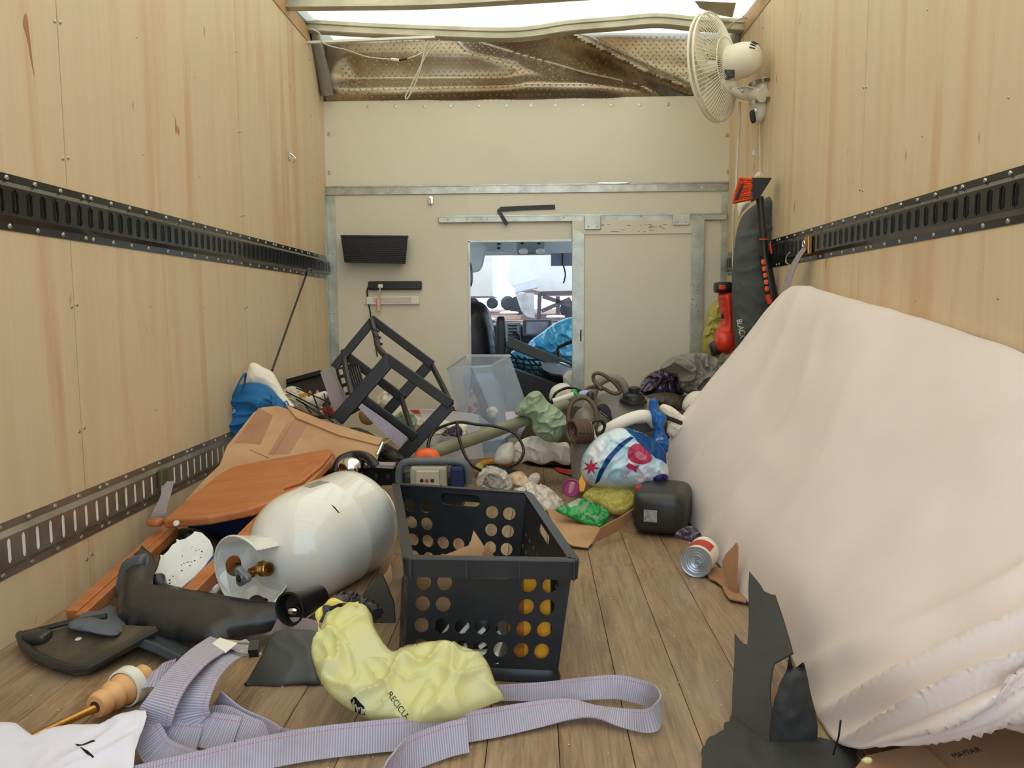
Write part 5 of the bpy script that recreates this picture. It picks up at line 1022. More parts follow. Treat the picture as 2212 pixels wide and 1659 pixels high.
# black basket with odds and ends
bb = thing('black_basket', 'low black plastic basket behind the flattened cardboard box', 'basket', Z(660, 890, 0))
qd = quad(Y(640, 905, 3.55), Y(722, 905, 3.5), Y(694, 803, 3.75), Y(602, 828, 3.75))
perf('back_wall', qd, [circ(.45, .55, .06, .14), circ(.62, .5, .06, .16), circ(.78, .48, .06, .16), circ(.3, .62, .05, .1)], m_black, bb, (0, -1, 0), .006)
MB().bar(Y(602, 828, 3.74), Y(694, 803, 3.74), .03, .02).build('rim', m_black, bb, False)
m = MB()
for a, b in (((618, 846), (736, 905)), ((640, 838), (735, 880)), ((672, 842), (690, 890)), ((655, 870), (672, 892)), ((700, 850), (712, 900)), ((640, 862), (720, 912))): m.tube([Y(*a, 3.42), Y(*b, 3.36)], .0035, 6)
tag(m.build('wire_rack', m_blackmetal), 'black wire rack lying over the rubbish in the low basket', 'wire rack')
bag('clear_wrapping', [(612, 846), (628, 834), (650, 840), (668, 858), (690, 872), (705, 892), (680, 898), (650, 886), (628, 874)], 3.50, .04, m_wbag, 'crinkled clear wrapping in the low black basket', 'wrapping', nz=.02, fr=26)
sl('yellow_card', [(644, 852), (668, 846), (670, 852), (647, 860)], 3.44, .004, m_yellow, 'yellow carton strip in the low black basket', 'carton')
sl('red_carton', [(693, 882), (712, 876), (724, 892), (706, 902)], 3.40, .012, m_redp, 'small red and white carton by the mauve strap', 'carton')
bag('cream_bottle', [(660, 862), (700, 845), (708, 856), (690, 880), (668, 882)], 3.46, .03, m_wcloth, 'cream bottle among the rubbish in the low basket', 'bottle', nz=.004, fr=12)
# mauve straps over the crate
o = MB().ribbon(pxs([(705, 800, 3.30), (716, 832, 3.26), (728, 865, 3.22), (742, 893, 3.20)]), [(1, 0, .15)]*4, .055, .003).build('mauve_strap', m_strap2, uv=True); tag(o, 'mauve strap hanging beside the open black crate', 'strap')
o = MB().ribbon(pxs([(722, 820, 3.28), (740, 855, 3.24), (760, 885, 3.2)]), [(1, 0, .3)]*3, .03, .003).build('narrow_strap', m_strap2, uv=True); tag(o, 'narrow mauve strap just behind the corner of the open black crate', 'strap')
o = MB().ribbon(pxs([(778, 876, 2.98), (820, 912, 2.94), (872, 956, 2.90)]), [(.6, 0, .8)]*3, [.02, .04, .05], .003).build('flat_strap', m_strap, uv=True); tag(o, 'flat lilac strap threaded under the lattice of the open black crate', 'strap')
# open black crate standing on its corner
oc = thing('open_black_crate', 'open black plastic lattice crate standing tilted on its corner', 'crate', Z(850, 1000, 0))
def cbar(a, b, w, th, name='bar', mat=m_black): o = MB().bar(a, b, th, w, (0, -1, 0)); return o
def flat(a, b, ya, yb, wd, th=.012, name='front_bar'):
    p, q = Y(*a, ya), Y(*b, yb); d = (q-p).normalized(); s_ = d.cross(Vector((0, -1, 0))).normalized()*wd/2; t_ = Vector((0, th/2, 0))
    o = MB().hexa([p-s_-t_, p+s_-t_, p+s_+t_, p-s_+t_, q-s_-t_, q+s_-t_, q+s_+t_, q-s_+t_]).build(name, m_black, oc, False); bevel(o, .003, 1)
for a, b, w_ in (((846, 772), (728, 908), .055), ((832, 772), (975, 874), .040), ((973, 872), (858, 996), .052), ((783, 862), (898, 946), .040), ((884, 806), (790, 908), .0)):
    if w_: flat(a, b, 3.02, 3.0, w_)
for a, b, w_ in (((801, 688), (934, 788), .036), ((806, 692), (722, 794), .036), ((930, 784), (822, 905), .045), ((748, 768), (872, 862), .038)): flat(a, b, 3.30, 3.28, w_, .012, 'rear_bar')
for P_ in ([(802, 690, 3.30), (812, 726, 3.22), (818, 752, 3.12), (838, 774, 3.03)], [(932, 788, 3.30), (952, 826, 3.18), (974, 872, 3.03)], [(866, 858, 3.28), (880, 900, 3.15), (893, 944, 3.02)], [(742, 758, 3.32), (748, 800, 3.22), (762, 860, 3.08)]):
    MB().tube(crom(pxs(P_), 5), .013, 6).build('connector', m_black, oc)
for k in range(4): MB().bar(Y(806+k*4, 712+k*14, 3.2), Y(820+k*3, 716+k*14, 3.2), .006, .01).build('rib', m_black, oc, False)
qd = quad(Y(752, 900, 3.2), Y(792, 878, 3.2), Y(768, 786, 3.36), Y(724, 796, 3.36))
v_ = thing('vented_tray', 'black vented plastic tray jammed behind the open black crate', 'tray', Z(760, 900, 0)); perf('panel', qd, [rrect(.12+.3*i, .08+.19*j, .32+.3*i, .2+.19*j, .03) for i in range(3) for j in range(5) if 0 < .12+.3*i < .7], m_blacks, v_, (0, -1, 0), .006)
for k in range(7): MB().tube(crom(pxs([(742+k*5, 790-k, 3.3), (755+k*5, 830, 3.2), (772+k*4, 876-k*2, 3.16)]), 4), .005, 6).build('rib', m_blacks, v_)
# rubbish seen through and beside the crate
bag('white_rubbish_bag', [(812, 868), (825, 848), (850, 842), (868, 856), (880, 880), (905, 900), (950, 905), (960, 930), (900, 940), (840, 925), (815, 905)], 3.75, .09, m_wbag, 'white rubbish bag seen through the open black crate', nz=.03, fr=14)
bag('green_tinted_bag', [(850, 905), (880, 885), (900, 905), (890, 935), (858, 935)], 3.5, .04, m_gbag, 'green tinted clear bag behind the lattice of the open crate', nz=.02, fr=20)
sl('red_rimmed_tray', [(862, 886), (1000, 884), (1002, 892), (862, 894)], 4.05, .05, m_redp, 'red edged tray on the floor along the bulkhead', 'tray')
bag('grey_shoe', [(775, 922), (800, 930), (822, 940), (832, 952), (822, 962), (800, 950), (775, 940)], 3.12, .03, m_lgrey, 'grey ribbed mesh shoe under the open black crate', 'shoe', nz=.004, fr=30)
bag('tan_cap', [(776, 890), (800, 888), (815, 902), (800, 918), (780, 912)], 3.2, .03, m_card2, 'brown cap lying below the open black crate', 'cap', nz=.006)
bag('black_jacket', [(740, 930), (780, 925), (840, 960), (880, 985), (900, 990), (890, 1010), (800, 1008), (760, 990), (780, 960)], 3.0, .08, m_black, 'black fabric heap under the open black crate', 'clothing', nz=.03, fr=9, minz=.002)
sl('yellow_tag', [(824, 958), (848, 944), (842, 954), (826, 962)], 2.95, .004, m_ybag2, 'bright yellow tag beside the flattened cardboard', 'tag')
bag('crumpled_clothes', [(905, 925), (940, 905), (985, 915), (1010, 920), (1000, 950), (960, 960), (920, 945)], 3.2, .05, m_wcloth, 'crumpled off-white cloth beside the open black crate', 'cloth', nz=.02, fr=14)
bag('dark_cloth', [(955, 935), (985, 918), (1000, 930), (990, 955), (950, 958)], 3.16, .03, m_purple, 'small dark purple cloth on the grey pipe', 'cloth', nz=.01, fr=14)
bag('grey_folder', [(905, 1000), (918, 950), (985, 942), (1005, 990), (960, 1000)], 3.14, .03, m_frost, 'milky plastic folder under the grey green pipe', 'folder', nz=.004, fr=6)
bag('orange_case', [(894, 992), (900, 975), (918, 968), (938, 970), (951, 984), (952, 1000), (895, 1002)], 2.86, .04, m_orange, 'orange plastic case behind the power station handle', 'case', nz=.004, fr=10)
# clear plastic bins
def wallp(name, pts, par, mat=m_clear, th=.003):
    P_ = pxs(pts); n_ = (P_[1]-P_[0]).cross(P_[2]-P_[0]).normalized(); o = MB().prism(P_, n_, th).build(name, mat, par, False); return o
bi = thing('clear_bin', 'tall clear plastic bin standing tilted at the doorway', 'bin', Z(1070, 960, 0))
wallp('front_wall', [(1008, 768, 3.62), (1100, 768, 3.62), (1148, 905, 3.45), (1088, 948, 3.42)], bi); wallp('side_wall', [(1008, 768, 3.62), (1088, 948, 3.42), (1010, 960, 3.75), (966, 796, 3.98)], bi)
wallp('back_wall', [(966, 796, 3.98), (1062, 790, 4.0), (1100, 940, 3.8), (1010, 960, 3.75)], bi); wallp('side_wall', [(1100, 768, 3.62), (1062, 790, 4.0), (1100, 940, 3.8), (1148, 905, 3.45)], bi)
wallp('bottom', [(1088, 948, 3.42), (1148, 905, 3.45), (1100, 940, 3.8), (1010, 960, 3.75)], bi, m_frost)
MB().tube(pxs([(966, 796, 3.98), (1008, 768, 3.62), (1100, 768, 3.62), (1062, 790, 4.0), (966, 796, 3.98)]), .006, 8).build('rim', m_frost, bi)
ld = thing('clear_sheet', 'frosty clear plastic sheet leaning behind the tall clear bin', 'plastic sheet', Z(1000, 900, 0))
wallp('panel', [(992, 757, 4.1), (1006, 766, 4.05), (1018, 800, 4.0), (1010, 900, 3.9), (975, 880, 4.0), (962, 800, 4.15)], ld, m_frost)
b2 = thing('low_clear_bin', 'low milky plastic bin lying below the tall clear bin', 'bin', Z(980, 1000, 0))
wallp('front_wall', [(905, 884, 3.7), (968, 888, 3.6), (1033, 897, 3.4), (1046, 990, 3.2), (950, 1000, 3.3), (925, 950, 3.5)], b2, m_frost); wallp('side_wall', [(1033, 897, 3.4), (1085, 938, 3.6), (1110, 985, 3.45), (1046, 990, 3.2)], b2)
MB().tube(pxs([(905, 884, 3.7), (968, 888, 3.6), (1033, 897, 3.4), (1085, 938, 3.6)]), .004, 6).build('rim', m_frost, b2)
bi2 = sl('blue_binder', [(1000, 812), (1010, 808), (1062, 806), (1082, 830), (1098, 940), (1088, 995), (1030, 985), (1008, 900)], 4.15, .05, M('muted blue plastic', rgb(84, 112, 158), .45), 'muted blue binder seen through the clear bin', 'binder')
lb = slab('paper_label', [(1001, 876), (1019, 838), (1038, 879), (1020, 894)], plY(4.09, .15), .002, m_canlab); tag(lb, 'cream and red price label on the blue binder', 'label')
for k in range(5):
    a = onpl(1006+k*4, 866-k*3+0, *plY(4.085, .15)); MB().bar(a, a+Vector((.006, 0, .03)), .005, .001, (0, 1, 0)).build('print_line', m_redp if k % 2 else m_ink, lb, False)
for q in ((1012, 880), (1024, 872)): MB().bar(onpl(*q, *plY(4.085, .15)), onpl(q[0]+8, q[1]+8, *plY(4.085, .15)), .02, .001, (0, 1, 0)).build('print_block', m_redp, lb, False)
bag('dark_box_inside', [(1030, 830), (1075, 822), (1082, 850), (1086, 900), (1045, 905)], 4.0, .03, M('slate card', rgb(78, 84, 92), .6), 'slate grey box inside the tall clear bin', 'box', nz=.002)
bag('white_wrap', [(1050, 885), (1066, 878), (1076, 888), (1070, 902), (1055, 902)], 3.72, .02, m_wbag, 'white crumpled wrap at the bottom of the tall clear bin', 'wrapping', nz=.006, fr=20)
bag('red_printed_film', [(1093, 920), (1110, 912), (1122, 922), (1112, 936), (1096, 932)], 3.42, .008, M('pink red film', rgb(206, 120, 120), .35, thin=.3), 'pinkish printed film in front of the tall clear bin', 'wrapper', nz=.004, fr=24)
# pipe and green bag
o = MB().tube(pxs([(905, 986, 2.95), (1060, 935, 3.2), (1225, 874, 3.5)]), [.027, .027, .024], 16).build('grey_pipe', m_pole); tag(o, 'grey green pipe slanting up into the pale green bag', 'pipe')
bag('green_bag', [(1112, 892), (1116, 880), (1135, 858), (1147, 847), (1166, 846), (1184, 868), (1208, 884), (1232, 912), (1230, 926), (1216, 942), (1200, 955), (1176, 952), (1152, 932), (1148, 908), (1136, 900), (1120, 898)], 3.30, .09, m_gbag, 'pale green thin bag tied on the end of the grey pipe', nz=.03, fr=13)
bag('white_towel', [(1104, 992), (1108, 965), (1130, 948), (1160, 942), (1200, 956), (1228, 958), (1234, 1000), (1216, 1004), (1196, 996), (1170, 1004), (1140, 996), (1120, 1004)], 3.42, .07, m_wcloth, 'white towel crumpled on the floor under the pale green bag', 'towel', nz=.03, fr=10)
bag('cream_cup', [(1068, 1000), (1072, 975), (1086, 960), (1108, 956), (1112, 985), (1100, 1002)], 3.3, .04, m_white, 'cream paper cup shape beside the white towel', 'cup', nz=.002)
bag('white_trimmer_head', [(1186, 858), (1192, 838), (1210, 828), (1228, 830), (1240, 846), (1238, 866), (1215, 874), (1195, 872)], 3.95, .06, m_white, 'round white appliance head below the doorway', 'appliance', nz=.001)
cableo = lambda nm, P_, r, label, mat=m_cordb: tag(cable(nm, pxs(P_), r, mat), label, 'cable')
cableo('black_cable', [(1192, 872, 3.8), (1200, 850, 3.8), (1225, 838, 3.8), (1250, 842, 3.7), (1268, 855, 3.6)], .007, 'black cable arching over the white appliance head')
tag(MB().tube(pxs([(1195, 868, 3.7), (1225, 858, 3.7), (1240, 852, 3.7)]), .016, 10).build('white_tube', m_white), 'short white tube below the white appliance head', 'tube')
bag('green_sponge', [(1232, 850), (1240, 840), (1255, 848), (1262, 860), (1245, 866)], 3.7, .02, m_green, 'bright green scrap at the foot of the sliding door', 'sponge', nz=.004)
# long black cable loop
cableo('cable_loop', [(930, 985, 2.9), (925, 960, 2.95), (940, 930, 3.0), (987, 912, 3.08), (1030, 917, 3.1), (1069, 921, 3.1), (1111, 936, 3.1), (1131, 970, 3.05), (1122, 996, 3.0), (1104, 1008, 2.95)], .0065, 'long black cable looping over the grey pipe to the yellow wrapper')
cableo('thin_cable', [(987, 911, 3.06), (990, 940, 3.0), (1003, 980, 2.95), (1020, 1005, 2.9), (1038, 1016, 2.85)], .0065, 'black cable dropping beside the pipe to the candy wrapper')
# grey canister
gc = thing('grey_canister', 'rounded grey plastic canister with carry handle and black cap below the sliding door', 'canister', Z(1350, 960, 0))
pillow('body', [(1250, 900), (1262, 868), (1290, 850), (1330, 846), (1352, 852), (1395, 858), (1418, 868), (1430, 890), (1436, 930), (1420, 960), (1340, 965), (1290, 1000), (1250, 1000), (1238, 960)], plY(3.45, .2), .14, m_grey, gc, back=.1, nz=.002, fr=4, R=.10)
MB().tube(crom(pxs([(1278, 862, 3.34), (1290, 832, 3.36), (1310, 818, 3.36), (1328, 816, 3.36), (1345, 828, 3.36), (1356, 856, 3.36)]), 6), .018, 12).build('handle', m_grey, gc)
q = Y(1368, 868, 3.33); MB().lathe(q, (.05, -.1, 1), [(0, .06), (.012, .058), (.014, .05), (.03, .046), (.03, .04), (.04, .03), (.04, .0)], 24).build('cap', m_black, gc); MB().lathe(q, (.05, -.1, 1), [(.03, .024), (.062, .024), (.066, .018), (.066, 0)], 14).build('cap_grip', m_black, gc)
pillow('black_emblem', [(1290, 880), (1305, 872), (1318, 885), (1322, 915), (1310, 905)], (Y(1300, 890, 3.30), Vector((0, -1, .2)).normalized()), .004, m_ink, gc, nz=.0)
for k in range(3): MB().bar(Y(1296+k*4, 888+k*8, 3.28), Y(1312+k*3, 900+k*8, 3.28), .004, .003, (0, 1, 0)).build('emblem_stripe', m_chrome, gc, False)
gv = thing('grey_vacuum', 'upright grey vacuum body with brown coiled hose beside the canister', 'vacuum cleaner', Z(1262, 1050, 0))
pillow('body', [(1232, 960), (1240, 900), (1262, 880), (1290, 900), (1300, 960), (1290, 1000), (1272, 1040), (1252, 1058), (1238, 1050), (1233, 1010)], plY(3.12, .1), .06, m_grey, gv, back=.1, nz=.001, R=.05)
for k in range(5):
    c_ = Y(1238+k*7, 932, 3.02); MB().tube(ring(c_, Vector((.5, -.8, 0)), (0, 0, 1), .042, 20), .008, 8, False).build('hose_coil', m_grip, gv)
cable('hose', pxs([(1240, 940, 3.05), (1228, 905, 3.08), (1236, 870, 3.1), (1262, 858, 3.1), (1285, 880, 3.08), (1288, 915, 3.05), (1268, 935, 3.02)]), .010, m_grip, gv)
MB().tube(pxs([(1276, 912, 3.0), (1292, 962, 2.98)]), .006, 8).build('chrome_rod', m_chrome, gv)
MB().tube(ring(Y(1292, 922, 3.0), (1, 0, 0), (0, 0, 1), .026, 20), .007, 8, False).build('black_ring', m_blackmetal, gv)
cableo('brown_cable', [(1258, 858, 3.2), (1270, 838, 3.25), (1300, 838, 3.3), (1325, 850, 3.3), (1340, 845, 3.3), (1325, 825, 3.3), (1300, 808, 3.3), (1284, 808, 3.3), (1283, 822, 3.3), (1300, 842, 3.25)], .008, 'dark brown power lead coiled over the grey canister', m_grip)
bag('small_lilac_bottle', [(1250, 848), (1268, 842), (1280, 852), (1272, 864), (1254, 862)], 3.2, .02, M('lilac plastic', rgb(168, 172, 214), .3), 'small lilac bottle on top of the grey vacuum', 'bottle', nz=.001)
tag(MB().rbox(Y(1275, 856, 3.14), (Vector((.016, 0, 0)), Vector((0, .016, 0)), Vector((0, 0, .02))), .7, 6).build('black_ball', m_black), 'black knob standing beside the small lilac bottle', 'knob')
# white bent handle and mop in blue fabric
wh_ = thing('white_bent_handle', 'thick white bent plastic handle above the sky blue printed bag', 'handle', Z(1360, 960, 0))
MB().tube(crom(pxs([(1308, 932, 3.02), (1330, 918, 3.0), (1362, 904, 3.0), (1388, 898, 3.0), (1404, 902, 3.02), (1414, 914, 3.05)]), 6), .024, 14).build('arm', m_white, wh_); MB().rbox(Y(1306, 934, 3.02), (Vector((.028, 0, 0)), Vector((0, .02, 0)), Vector((0, 0, .03))), .8, 8).build('end_cap', m_white, wh_)
sl('black_strip', [(1350, 925), (1370, 915), (1410, 912), (1412, 930), (1400, 934), (1360, 934)], 3.1, .04, m_black, 'black strip under the white bent handle', 'strip')
bag('white_mop', [(1424, 882), (1432, 873), (1450, 878), (1468, 892), (1482, 908), (1474, 935), (1452, 945), (1440, 935), (1442, 915), (1432, 900)], 3.12, .05, m_wcloth, 'white mop cloth beside the blue knotted bag', 'cloth', nz=.012, fr=12)
tag(MB().tube(pxs([(1425, 896, 3.03), (1448, 905, 3.03), (1472, 914, 3.05)]), .009, 8).build('black_stick', m_black), 'black stick across the white mop cloth', 'stick')
nb = bag('blue_knotted_bag', [(1402, 885), (1403, 866), (1412, 860), (1422, 866), (1420, 882), (1434, 892), (1440, 906), (1432, 925), (1444, 950), (1440, 978), (1420, 972), (1408, 955), (1412, 925), (1406, 905)], 3.0, .04, m_blue, 'deep blue knotted bag with white letters beside the beige sheet', nz=.016, fr=14)
text_on('lettering', 'alle', nb, (1414, 951), (1434, 948), plY(3.0, .15), .022, m_white)
# sky blue gift bag
gb = thing('printed_bag', 'sky blue plastic bag printed with pink balloon and star', 'plastic bag', Z(1345, 1050, 0))
plg = plY(2.86, .25)
go = pillow('film', [(1254, 1010), (1262, 978), (1286, 948), (1318, 928), (1342, 924), (1372, 930), (1402, 945), (1430, 968), (1440, 1000), (1440, 1044), (1404, 1054), (1350, 1056), (1300, 1054), (1268, 1046), (1256, 1030)], plg, .12, m_skyprint, gb, back=.08, nz=.016, fr=16, s=.006, flat=.8)
print_on('blue_patch', go, [(1342, 926), (1372, 931), (1402, 946), (1430, 968), (1434, 1004), (1408, 994), (1384, 978), (1364, 952)], plg, m_blue, s=.0045, lift=.0026)
print_on('blue_band', go, [(1354, 948), (1362, 950), (1340, 968), (1318, 990), (1302, 1015), (1290, 1042), (1281, 1048), (1288, 1022), (1304, 992), (1330, 964)], plg, m_blue, s=.0045, lift=.0026)
print_on('balloon_print', go, [(1347, 986), (1352, 972), (1366, 963), (1380, 970), (1394, 984), (1397, 998), (1384, 1006), (1370, 1006), (1355, 1000)], plg, m_pink, sm=3, s=.0045, lift=.0026)
print_on('balloon_gloss', go, [(1360, 985), (1372, 980), (1384, 988), (1386, 996), (1372, 998)], plg, M('pale pink', rgb(244, 170, 196), .35), sm=2, s=.0045, lift=.0036)
print_on('balloon_bow', go, [(1344, 1010), (1350, 1003), (1362, 1010), (1372, 1008), (1366, 1018), (1368, 1024), (1358, 1018), (1348, 1014)], plg, m_pink, s=.0045, lift=.0026)
st_ = [(1273+(17 if k % 2 == 0 else 7)*math.sin(k*math.pi/7), 1012-(17 if k % 2 == 0 else 7)*math.cos(k*math.pi/7)) for k in range(14)]
print_on('star_print', go, st_, plg, m_pink, s=.0045, lift=.0026)
print_on('purple_print', go, [(1402, 1034), (1420, 1026), (1438, 1030), (1438, 1048), (1412, 1048)], plg, M('violet print', rgb(120, 110, 180), .4, col2=rgb(70, 60, 140), sc=40), sm=2, s=.0045, lift=.0026)
text_on('lettering', 'CRECE', go, (1342, 1036), (1360, 1014), plg, .016, m_pink)
bag('red_snack_bag', [(1370, 1052), (1385, 1046), (1402, 1056), (1398, 1066), (1376, 1066)], 2.72, .03, m_redp, 'dark red packet tucked under the sky blue printed bag', 'packet', nz=.006)
bag('cyan_wrapper', [(1398, 1056), (1410, 1046), (1424, 1050), (1420, 1060), (1404, 1066)], 2.70, .02, m_cyan, 'cyan wrapper below the sky blue printed bag', 'wrapper', nz=.006)
q = Y(1235, 1054, 2.74); ml = thing('magenta_cup', 'magenta round plastic lid with embossed band beside the printed bag', 'lid', (q.x, q.y, 0)); a_ = Vector((-.25, -1, .25)).normalized()
MB().lathe(q, a_, [(-.05, .026), (0, .032), (.004, .033), (.006, .029), (.003, .026), (.003, 0)], 28).build('cup', m_magenta, ml); MB().rbox(q+a_*.004, (Vector((.010, 0, 0)), Vector((0, .003, 0)), Vector((.004, 0, .022))), .6, 5).build('raised_label', M('pale magenta', rgb(206, 140, 150), .4), ml)
sl('orange_card', [(1250, 1040), (1256, 1026), (1266, 1046), (1262, 1062), (1252, 1062)], 2.72, .006, m_yellow, 'amber card between magenta lid and printed bag', 'card')
# yellow bag, green packet, cardboard, black box
pz_ = lambda px, py, z, t=.6: (Z(px, py, z), Vector((0, -math.sin(t), math.cos(t))))
o = pillow('small_yellow_bag', [(1258, 1072), (1276, 1058), (1300, 1040), (1330, 1034), (1352, 1038), (1370, 1050), (1382, 1062), (1376, 1085), (1352, 1108), (1322, 1108), (1300, 1096), (1285, 1086), (1268, 1088)], pz_(1320, 1090, .05, .7), .040, m_ybag2, nz=.012, fr=26, back=.03, flat=.8); tag(o, 'small knotted yellow bag in front of the printed bag', 'plastic bag')
o = pillow('green_packet', [(1200, 1102), (1220, 1092), (1245, 1080), (1262, 1078), (1280, 1088), (1302, 1096), (1317, 1112), (1310, 1128), (1296, 1140), (1262, 1132), (1225, 1116)], pz_(1260, 1120, .03, .7), .020, m_green, nz=.012, fr=34, flat=.7, back=.012); tag(o, 'shiny green snack packet on the torn cardboard', 'packet')
plk = pz_(1260, 1120, .03, .7)
print_on('pale_stripe', o, [(1248, 1108), (1275, 1080), (1282, 1083), (1258, 1115)], plk, m_lgreen, s=.006); print_on('pale_stripe', o, [(1262, 1113), (1296, 1124), (1292, 1130), (1262, 1118)], plk, m_lgreen, s=.006); print_on('white_top', o, [(1222, 1094), (1246, 1083), (1262, 1081), (1246, 1098), (1232, 1100)], plk, m_wbag, s=.006)
tc2 = thing('bent_cardboard', 'bent brown cardboard sheet under the green packet', 'cardboard', Z(1260, 1160, 0))
slab('flat_part', [(1180, 1098), (1222, 1108), (1296, 1140), (1278, 1172), (1270, 1182), (1238, 1178), (1210, 1166)], plZ(.012), .004, m_card, tc2); slab('raised_part', [(1278, 1176), (1298, 1140), (1340, 1118), (1384, 1090), (1372, 1112), (1338, 1146)], plane3(Z(1278, 1176, .01), Z(1340, 1150, .012), Y(1372, 1096, 2.62)), .004, m_card2, tc2)
bx = thing('black_charger_box', 'black rounded plastic box with silver rating label beside the beige sheet', 'box', Z(1425, 1140, 0))
c_ = Y(1432, 1106, 2.66); R3 = Matrix.Rotation(-.30, 3, 'Z'); ax3 = [R3 @ Vector((.092, 0, 0)), R3 @ Vector((0, .14, 0)), R3 @ Vector((0, 0, .074))]; c_.z = .077
MB().rbox(c_, ax3, .42, 9).build('housing', M('satin black plastic', rgb(42, 42, 40), .38), bx)
p_ = Y(1412, 1117, 2.6); nn = (R3 @ Vector((0, -1, 0))); o = MB().box((-.022, -.001, -.020), (.022, .001, .020)).build('rating_label', m_silverlab, bx, False); o.data.transform(Matrix.Translation(off(bx)*1.0)); o.data.transform(R3.to_4x4()); f = c_+nn*.141+Vector((-.022, 0, 0)); o.data.transform(Matrix.Translation(f-off(bx)))
bag('navy_wrapper', [(1456, 1158), (1468, 1144), (1494, 1136), (1512, 1150), (1520, 1175), (1498, 1172), (1476, 1166)], 2.5, .02, m_purple, 'navy and white crumpled wrapper between black box and tin can', 'wrapper', nz=.014, fr=24, tilt=.6)
tag(MB().ribbon(pxs([(1470, 1150, 2.46), (1490, 1142, 2.46), (1500, 1150, 2.44), (1488, 1176, 2.42)]), [(.3, 0, 1)]*4, .012, .002).build('white_strip', m_white), 'white plastic strip curled over the navy wrapper', 'strip')
# white bags and wrappers behind the charcoal crate
o = pillow('white_carrier', [(1030, 1050), (1032, 1028), (1042, 1014), (1062, 1008), (1084, 1014), (1100, 1028), (1108, 1050), (1090, 1066), (1060, 1064)], pz_(1070, 1050, .04, .9), .03, m_wbag, nz=.022, fr=28, flat=.7); tag(o, 'open white carrier bag behind the charcoal crate', 'plastic bag')
o = pillow('grey_mouth', [(1044, 1046), (1050, 1028), (1068, 1022), (1086, 1034), (1094, 1052), (1070, 1056)], pz_(1070, 1045, .075, .9), .012, m_greybag, nz=.012, fr=18); tag(o, 'grey film inside the open white carrier bag', 'film')
o = pillow('white_bag', [(1108, 1062), (1128, 1050), (1144, 1040), (1158, 1046), (1180, 1052), (1200, 1066), (1218, 1086), (1206, 1104), (1176, 1116), (1156, 1096), (1140, 1072)], pz_(1170, 1080, .03, .8), .020, m_wbag, nz=.020, fr=26, flat=.7); tag(o, 'flat white bag between charcoal crate and green packet', 'plastic bag')
tag(pillow('white_knot', [(1138, 1040), (1146, 1026), (1160, 1022), (1168, 1032), (1160, 1046), (1146, 1050)], pz_(1152, 1038, .04, .8), .02, m_wbag, nz=.01, fr=20), 'twisted white film knot beside the cookie packet', 'film')
o = pillow('cookie_packet', [(1098, 1026), (1120, 1018), (1134, 1024), (1146, 1046), (1128, 1052), (1104, 1044)], pz_(1120, 1036, .05, .8), .014, M('cookie print', rgb(206, 150, 92), .35, col2=rgb(240, 222, 196), sc=40), nz=.004, fr=20); tag(o, 'brown and white cookie packet on the white bags', 'packet')
cw = thing('candy_wrapper', 'yellow candy wrapper lying on the floor below the cables', 'wrapper', Z(1070, 1010, 0))
MB().tube(crom([Z(1028, 1016, .03), Z(1050, 1004, .035), Z(1080, 1000, .035), Z(1108, 996, .03)], 4), [.008, .016, .024, .026, .026, .026, .026, .026, .026, .026, .026, .024, .012], 12).build('body', m_yellow, cw)
pillow('twist_end', [(1022, 1018), (1028, 1004), (1042, 1002), (1046, 1014), (1036, 1022)], pz_(1034, 1012, .04, .9), .015, m_ybag2, cw, nz=.006, fr=24); MB().bar(Z(1060, 999, .062), Z(1098, 994, .060), .012, .002).build('dark_print', m_ink, cw, False)
tag(pillow('red_ribbon', [(1090, 986), (1100, 976), (1108, 982), (1104, 992), (1094, 994)], pz_(1100, 986, .05, .9), .012, m_redp, nz=.006, fr=24), 'crumpled red ribbon above the candy wrapper', 'ribbon')
tag(pillow('black_glove', [(1040, 1012), (1060, 1002), (1090, 1006), (1112, 1014), (1132, 1026), (1120, 1036), (1094, 1028), (1066, 1030)], pz_(1085, 1020, .02, .8), .02, m_black, nz=.01, fr=14), 'dark glove lying in front of the candy wrapper', 'glove')
tag(pillow('red_tape', [(1196, 1006), (1206, 1008), (1240, 1022), (1236, 1027), (1206, 1018)], plZ(.006), .003, m_redp, nz=.001, s=.01), 'strip of red tape on the floor beside the grey vacuum', 'tape')
# power station
ps = thing('power_station', 'grey portable power station with outlets behind the charcoal crate', 'power station', Z(940, 1060, 0))
MB().rbox(Y(935, 1050, 2.62), (Vector((.115, 0, 0)), Vector((0, .09, 0)), Vector((0, 0, .075))), .3, 8).build('body', m_darkp, ps)
MB().tube(crom(pxs([(862, 1045, 2.52), (864, 1012, 2.52), (880, 998, 2.52), (930, 996, 2.52), (990, 998, 2.52), (1008, 1010, 2.52), (1012, 1045, 2.52)]), 6), .013, 12).build('handle', M('blue grey grip', rgb(90, 98, 104), .4), ps)
a, b = Y(886, 1008, 2.50), Y(966, 1048, 2.50); o = MB().box((a.x, 2.49, b.z-.05), (b.x, 2.55, a.z)).build('face_plate', m_lgrey, ps, False); bevel(o, .008, 2)
a, b = Y(898, 1016, 2.49), Y(950, 1048, 2.49); o = MB().box((a.x, 2.483, b.z-.03), (b.x, 2.492, a.z)).build('outlet_frame', M('pale outlet', rgb(186, 180, 160), .4), ps, False); bevel(o, .006, 2)
for k, px in enumerate((911, 922, 934)): MB().rbox(Y(px, 1038, 2.482), (Vector((.006, 0, 0)), Vector((0, .003, 0)), Vector((0, 0, .006))), .8, 4).build('outlet_hole', m_redp if k == 1 else m_ink, o)
a, b = Y(972, 1008, 2.5), Y(1002, 1050, 2.5); o = MB().box((a.x, 2.49, b.z-.05), (b.x, 2.55, a.z)).build('battery_door', m_navy, ps, False); bevel(o, .01, 2)
